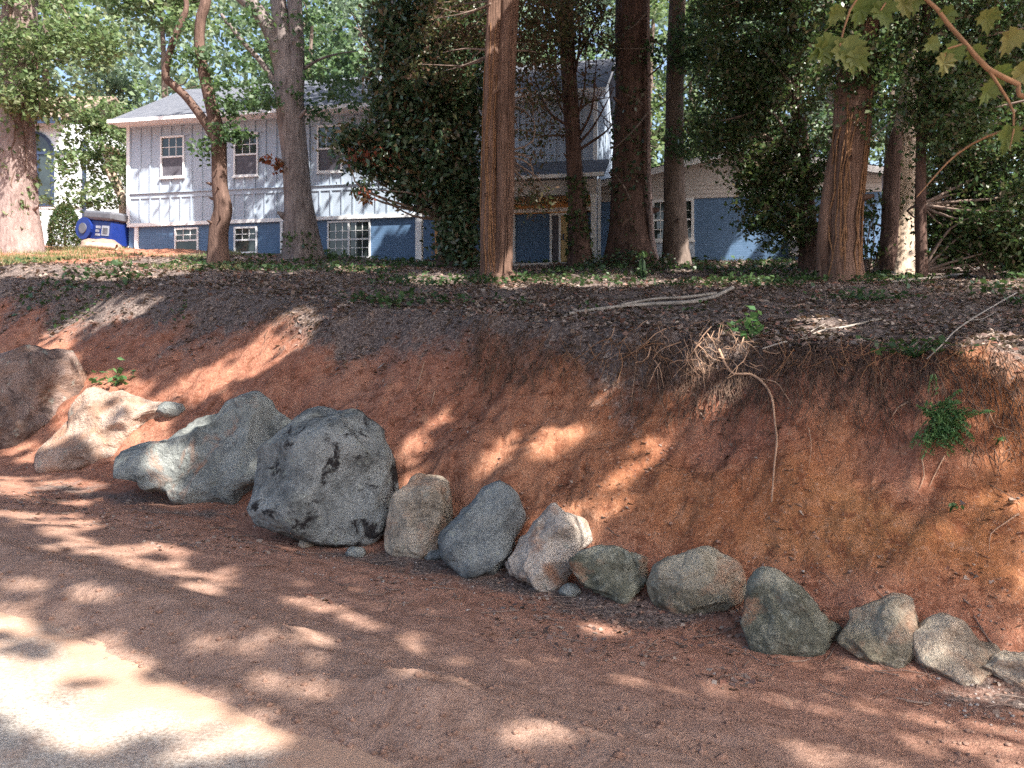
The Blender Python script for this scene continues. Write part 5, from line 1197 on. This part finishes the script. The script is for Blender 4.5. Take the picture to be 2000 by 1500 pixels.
paths = [[(*cols[q_][i_], r_) for q_, r_ in enumerate((.004, .0035, .0025, .0012))] for i_ in range(nk)]
o = tubes('rim_rootlets', paths, M['rootlet'], None, seg=3, step=.09); o['kind'] = 'stuff'
# fern
Bf = hit(1828, 835); t = thing('fern_plant', tuple(Bf), 'bushy bright green fern growing out of the orange clay face', 'plant')
ps = []; st_p = []
for k in range(64):
    th = RNG.uniform(0, 2 * np.pi); L_ = RNG.uniform(.12, .30); dz = RNG.uniform(-.75, 1.0)
    d_ = np.array([math.cos(th), -abs(math.sin(th)) * .6 - .15, 0]); n_ = 18
    tt = np.linspace(.15, 1, n_); base = Bf + np.array([RNG.normal() * .05, -.05, .06 + RNG.normal() * .06])
    q = base + d_ * L_ * .8 * tt[:, None] + np.stack([np.zeros(n_), np.zeros(n_), L_ * (dz * tt - .35 * tt ** 2)], 1)
    st_p.append([(*base, .003), (*q[n_ // 2], .002), (*q[-1], .001)])
    side = np.cross(d_, [0, -.5, 1]); side /= np.linalg.norm(side) + 1e-6
    for sg in (-1, 1): ps.append(q + sg * side * (.032 * (1 - .7 * tt))[:, None])
leaves('fronds', np.vstack(ps), .034, .013, M['lf_fern'], t, up=.3); tubes('stems', st_p, M['lf_fern'], t, seg=4, step=.04)
def seedling(px, py, label, w_, h_, n_, L, m=M['lf_fern']):
    B = hit(px, py); t = thing('seedling', tuple(B), label, 'plant'); k = B[1] / F
    p = B + np.stack([RNG.normal(size=n_) * w_ * k * .5, RNG.normal(size=n_) * w_ * k * .4 - .05, np.abs(RNG.normal(size=n_)) * h_ * k * .5 + .04], 1)
    leaves('foliage', p, L, L * .75, m, t, up=.9)
    tubes('stems', [[(*B, .004), (*((B + q) / 2 + [0, 0, .02]), .003), (*q, .002)] for q in p[::3]], M['lf_fern'], t, seg=4, step=.05)
seedling(225, 757, 'pale green seedling above the salmon boulder', 40, 30, 34, .10)
seedling(1465, 665, 'broad leafed green plant at the rim right of the root tangle', 30, 50, 40, .085)
seedling(1855, 1003, 'tiny dark green sprig low on the orange clay', 16, 10, 14, .03)
seedling(1945, 872, 'tiny sprig on the clay right of the fern', 12, 10, 12, .03)
seedling(1790, 700, 'low green plants on the rim above the fern', 90, 30, 90, .06, M['lf_cover'])
seedling(1700, 590, 'green clump on the litter below the vine wrapped trunk', 110, 22, 110, .09, M['lf_cover'])
seedling(640, 505, 'green weeds before the double window', 60, 20, 60, .12, M['lf_mid'])
seedling(300, 480, 'weeds at the brick below the first siding bay', 80, 14, 60, .11, M['lf_mid'])

# scatter: leaf litter, ground cover, grass, clods
def scatter_px(n_, x0, x1, y0, y1):
    """random ground points, spread evenly over a part of the view"""
    r = RNG.uniform(math.log(y0), math.log(y1), n_); Y = np.exp(r); X = RNG.uniform(x0, x1, n_) * Y
    return X, Y
X, Y = scatter_px(120000, -.66, .66, 5.5, 27); keep = litter_mask(X, Y) * (.35 + .65 * (fbm(X * 1.2, Y * 1.2, o=2, seed=77) > -.1)) > RNG.uniform(0.05, 1, len(X)); X, Y = X[keep], Y[keep]
pt = np.stack([X, Y, ground(X, Y) + RNG.uniform(.0, .035, len(X))], 1); sz = np.interp(Y, [6, 14, 26], [.055, .075, .10])
def litter(name, pt, sz, m, up):
    n_ = len(pt); V0 = leaves(name, pt, 1.0, .6, m, None, up=up, droop=.2)
    co = np.empty(n_ * 12, np.float32); V0.data.vertices.foreach_get('co', co); co = co.reshape(n_, 4, 3)
    c = co.mean(1, keepdims=True); c = np.asarray(pt)[:, None, :]; co = c + (co - c) * (np.asarray(sz) * RNG.uniform(.45, 1.5, n_))[:, None, None]
    V0.data.vertices.foreach_set('co', co.ravel().astype(np.float32)); V0.data.update(); V0['kind'] = 'stuff'; return V0
litter('leaf_litter', pt, sz, M['lf_litter'], 1.4)
X, Y = scatter_px(5200, -.66, .66, 4.2, 9); s_, t_ = st(X, Y); keep = (t_ > -1.6) & (t_ < 1.8) & (fbm(X * 1.5, Y * 1.5, o=2, seed=33) > .05); X, Y = X[keep], Y[keep]
litter('fallen_leaves', np.stack([X, Y, ground(X, Y) + .006], 1), np.full(len(X), .05), M['lf_litter'], 1.6)
X, Y = scatter_px(30000, -.66, .66, 7.5, 28); keep = (litter_mask(X, Y) > .6) & (fbm(X * .55, Y * .55, o=3, seed=19) + np.interp(Y, [8, 20], [-.30, -.02]) + np.where(X > 2, .08, 0) > .04); X, Y = X[keep], Y[keep]
pt = np.stack([X, Y, ground(X, Y) + RNG.uniform(.02, .14, len(X))], 1)
litter('ground_cover', pt, np.interp(Y, [8, 26], [.07, .13]), M['lf_cover'], .9)
X, Y = scatter_px(16000, -.66, -.33, 17.5, 29); keep = fbm(X * .8, Y * .8, o=2, seed=29) > .22; X, Y = X[keep], Y[keep]
n_ = len(X); B_ = np.stack([X, Y, ground(X, Y) - .01], 1); hgt = RNG.uniform(.06, .17, n_); th = RNG.uniform(0, 2 * np.pi, n_); wv = np.stack([np.cos(th), np.sin(th), np.zeros(n_)], 1) * .014
lean = RNG.normal(size=(n_, 3)) * .05; lean[:, 2] = hgt
V = np.stack([B_ - wv, B_ + wv, B_ + lean], 1).reshape(-1, 3); o = mesh('grass', V, np.arange(3 * n_).reshape(n_, 3), M['lf_grass'], None, rnd=RNG.uniform(0, 1, n_)); o['kind'] = 'stuff'
# clods of clay and pebbles
M['chip'] = plain('stone_chips', (0.30, 0.26, 0.24), 0.9, 0.4, 20)
def clods(name, n_, sel, m, smin, smax, seed):
    X, Y = scatter_px(n_, -.66, .66, 3.0, 11); s_, t_ = st(X, Y); keep = sel(s_, t_, X, Y); X, Y = X[keep], Y[keep]
    V, f = ico(1); N_ = len(X); r = RNG.uniform(smin, smax, N_) * RNG.uniform(.4, 1, N_)
    jit = 1 + RNG.uniform(-.3, .3, (N_, len(V)))
    W_ = V[None] * jit[..., None] * r[:, None, None] * np.array([1.1, 1, .7]) + np.stack([X, Y, ground(X, Y) + r * .2], 1)[:, None, :]
    Fc = (f[None] + (np.arange(N_) * len(V))[:, None, None]).reshape(-1, 3)
    o = mesh(name, W_.reshape(-1, 3), Fc, m); o['kind'] = 'stuff'
    for a__ in (('litter', 0), ('orange', 0), ('dusty', .8)):
        at = o.data.attributes.new(a__[0], 'FLOAT', 'POINT'); at.data.foreach_set('value', np.full(len(o.data.vertices), a__[1], np.float32))
clods('clay_clods', 4200, lambda s, t, x, y: (t > -3.4) & (t < 2.2) & ((fbm(x * 1.3, y * 1.3, o=2, seed=13) > .1) | (np.abs(t) < .35) | ((t < -2.1) & (fbm(x * 2, y * 2, o=2, seed=15) > 0))), M['clay'], .004, .022, 1)
clods('gravel', 4200, lambda s, t, x, y: (t > -1.3) & (t < .3) & (fbm(x * 1.1, y * 1.1, o=2, seed=14) > .0), M['chip'], .003, .014, 2)
X, Y = scatter_px(900, -.66, .66, 4.3, 18); s_, t_ = st(X, Y); keep = (t_ > -1.4) & ((t_ < .2) | (litter_mask(X, Y) > .5)); X, Y = X[keep], Y[keep]
paths = []
for x, y in zip(X, Y):
    a_ = RNG.uniform(0, math.pi); L_ = RNG.uniform(.06, .30); d_ = np.array([math.cos(a_), math.sin(a_)]) * L_ / 2
    q = [(x - d_[0], y - d_[1]), (x + RNG.normal() * .02, y + RNG.normal() * .02), (x + d_[0], y + d_[1])]
    zz_ = ground(np.array([u_[0] for u_ in q]), np.array([u_[1] for u_ in q])); r = RNG.uniform(.0018, .0042)
    paths.append([(u_[0], u_[1], z_ + .012, r) for u_, z_ in zip(q, zz_)])
o = tubes('twigs', paths, M['twig'], None, seg=4, step=.08); o['kind'] = 'stuff'
print('objects', len(bpy.data.objects), 'tris', sum(len(m_.polygons) for m_ in bpy.data.meshes))
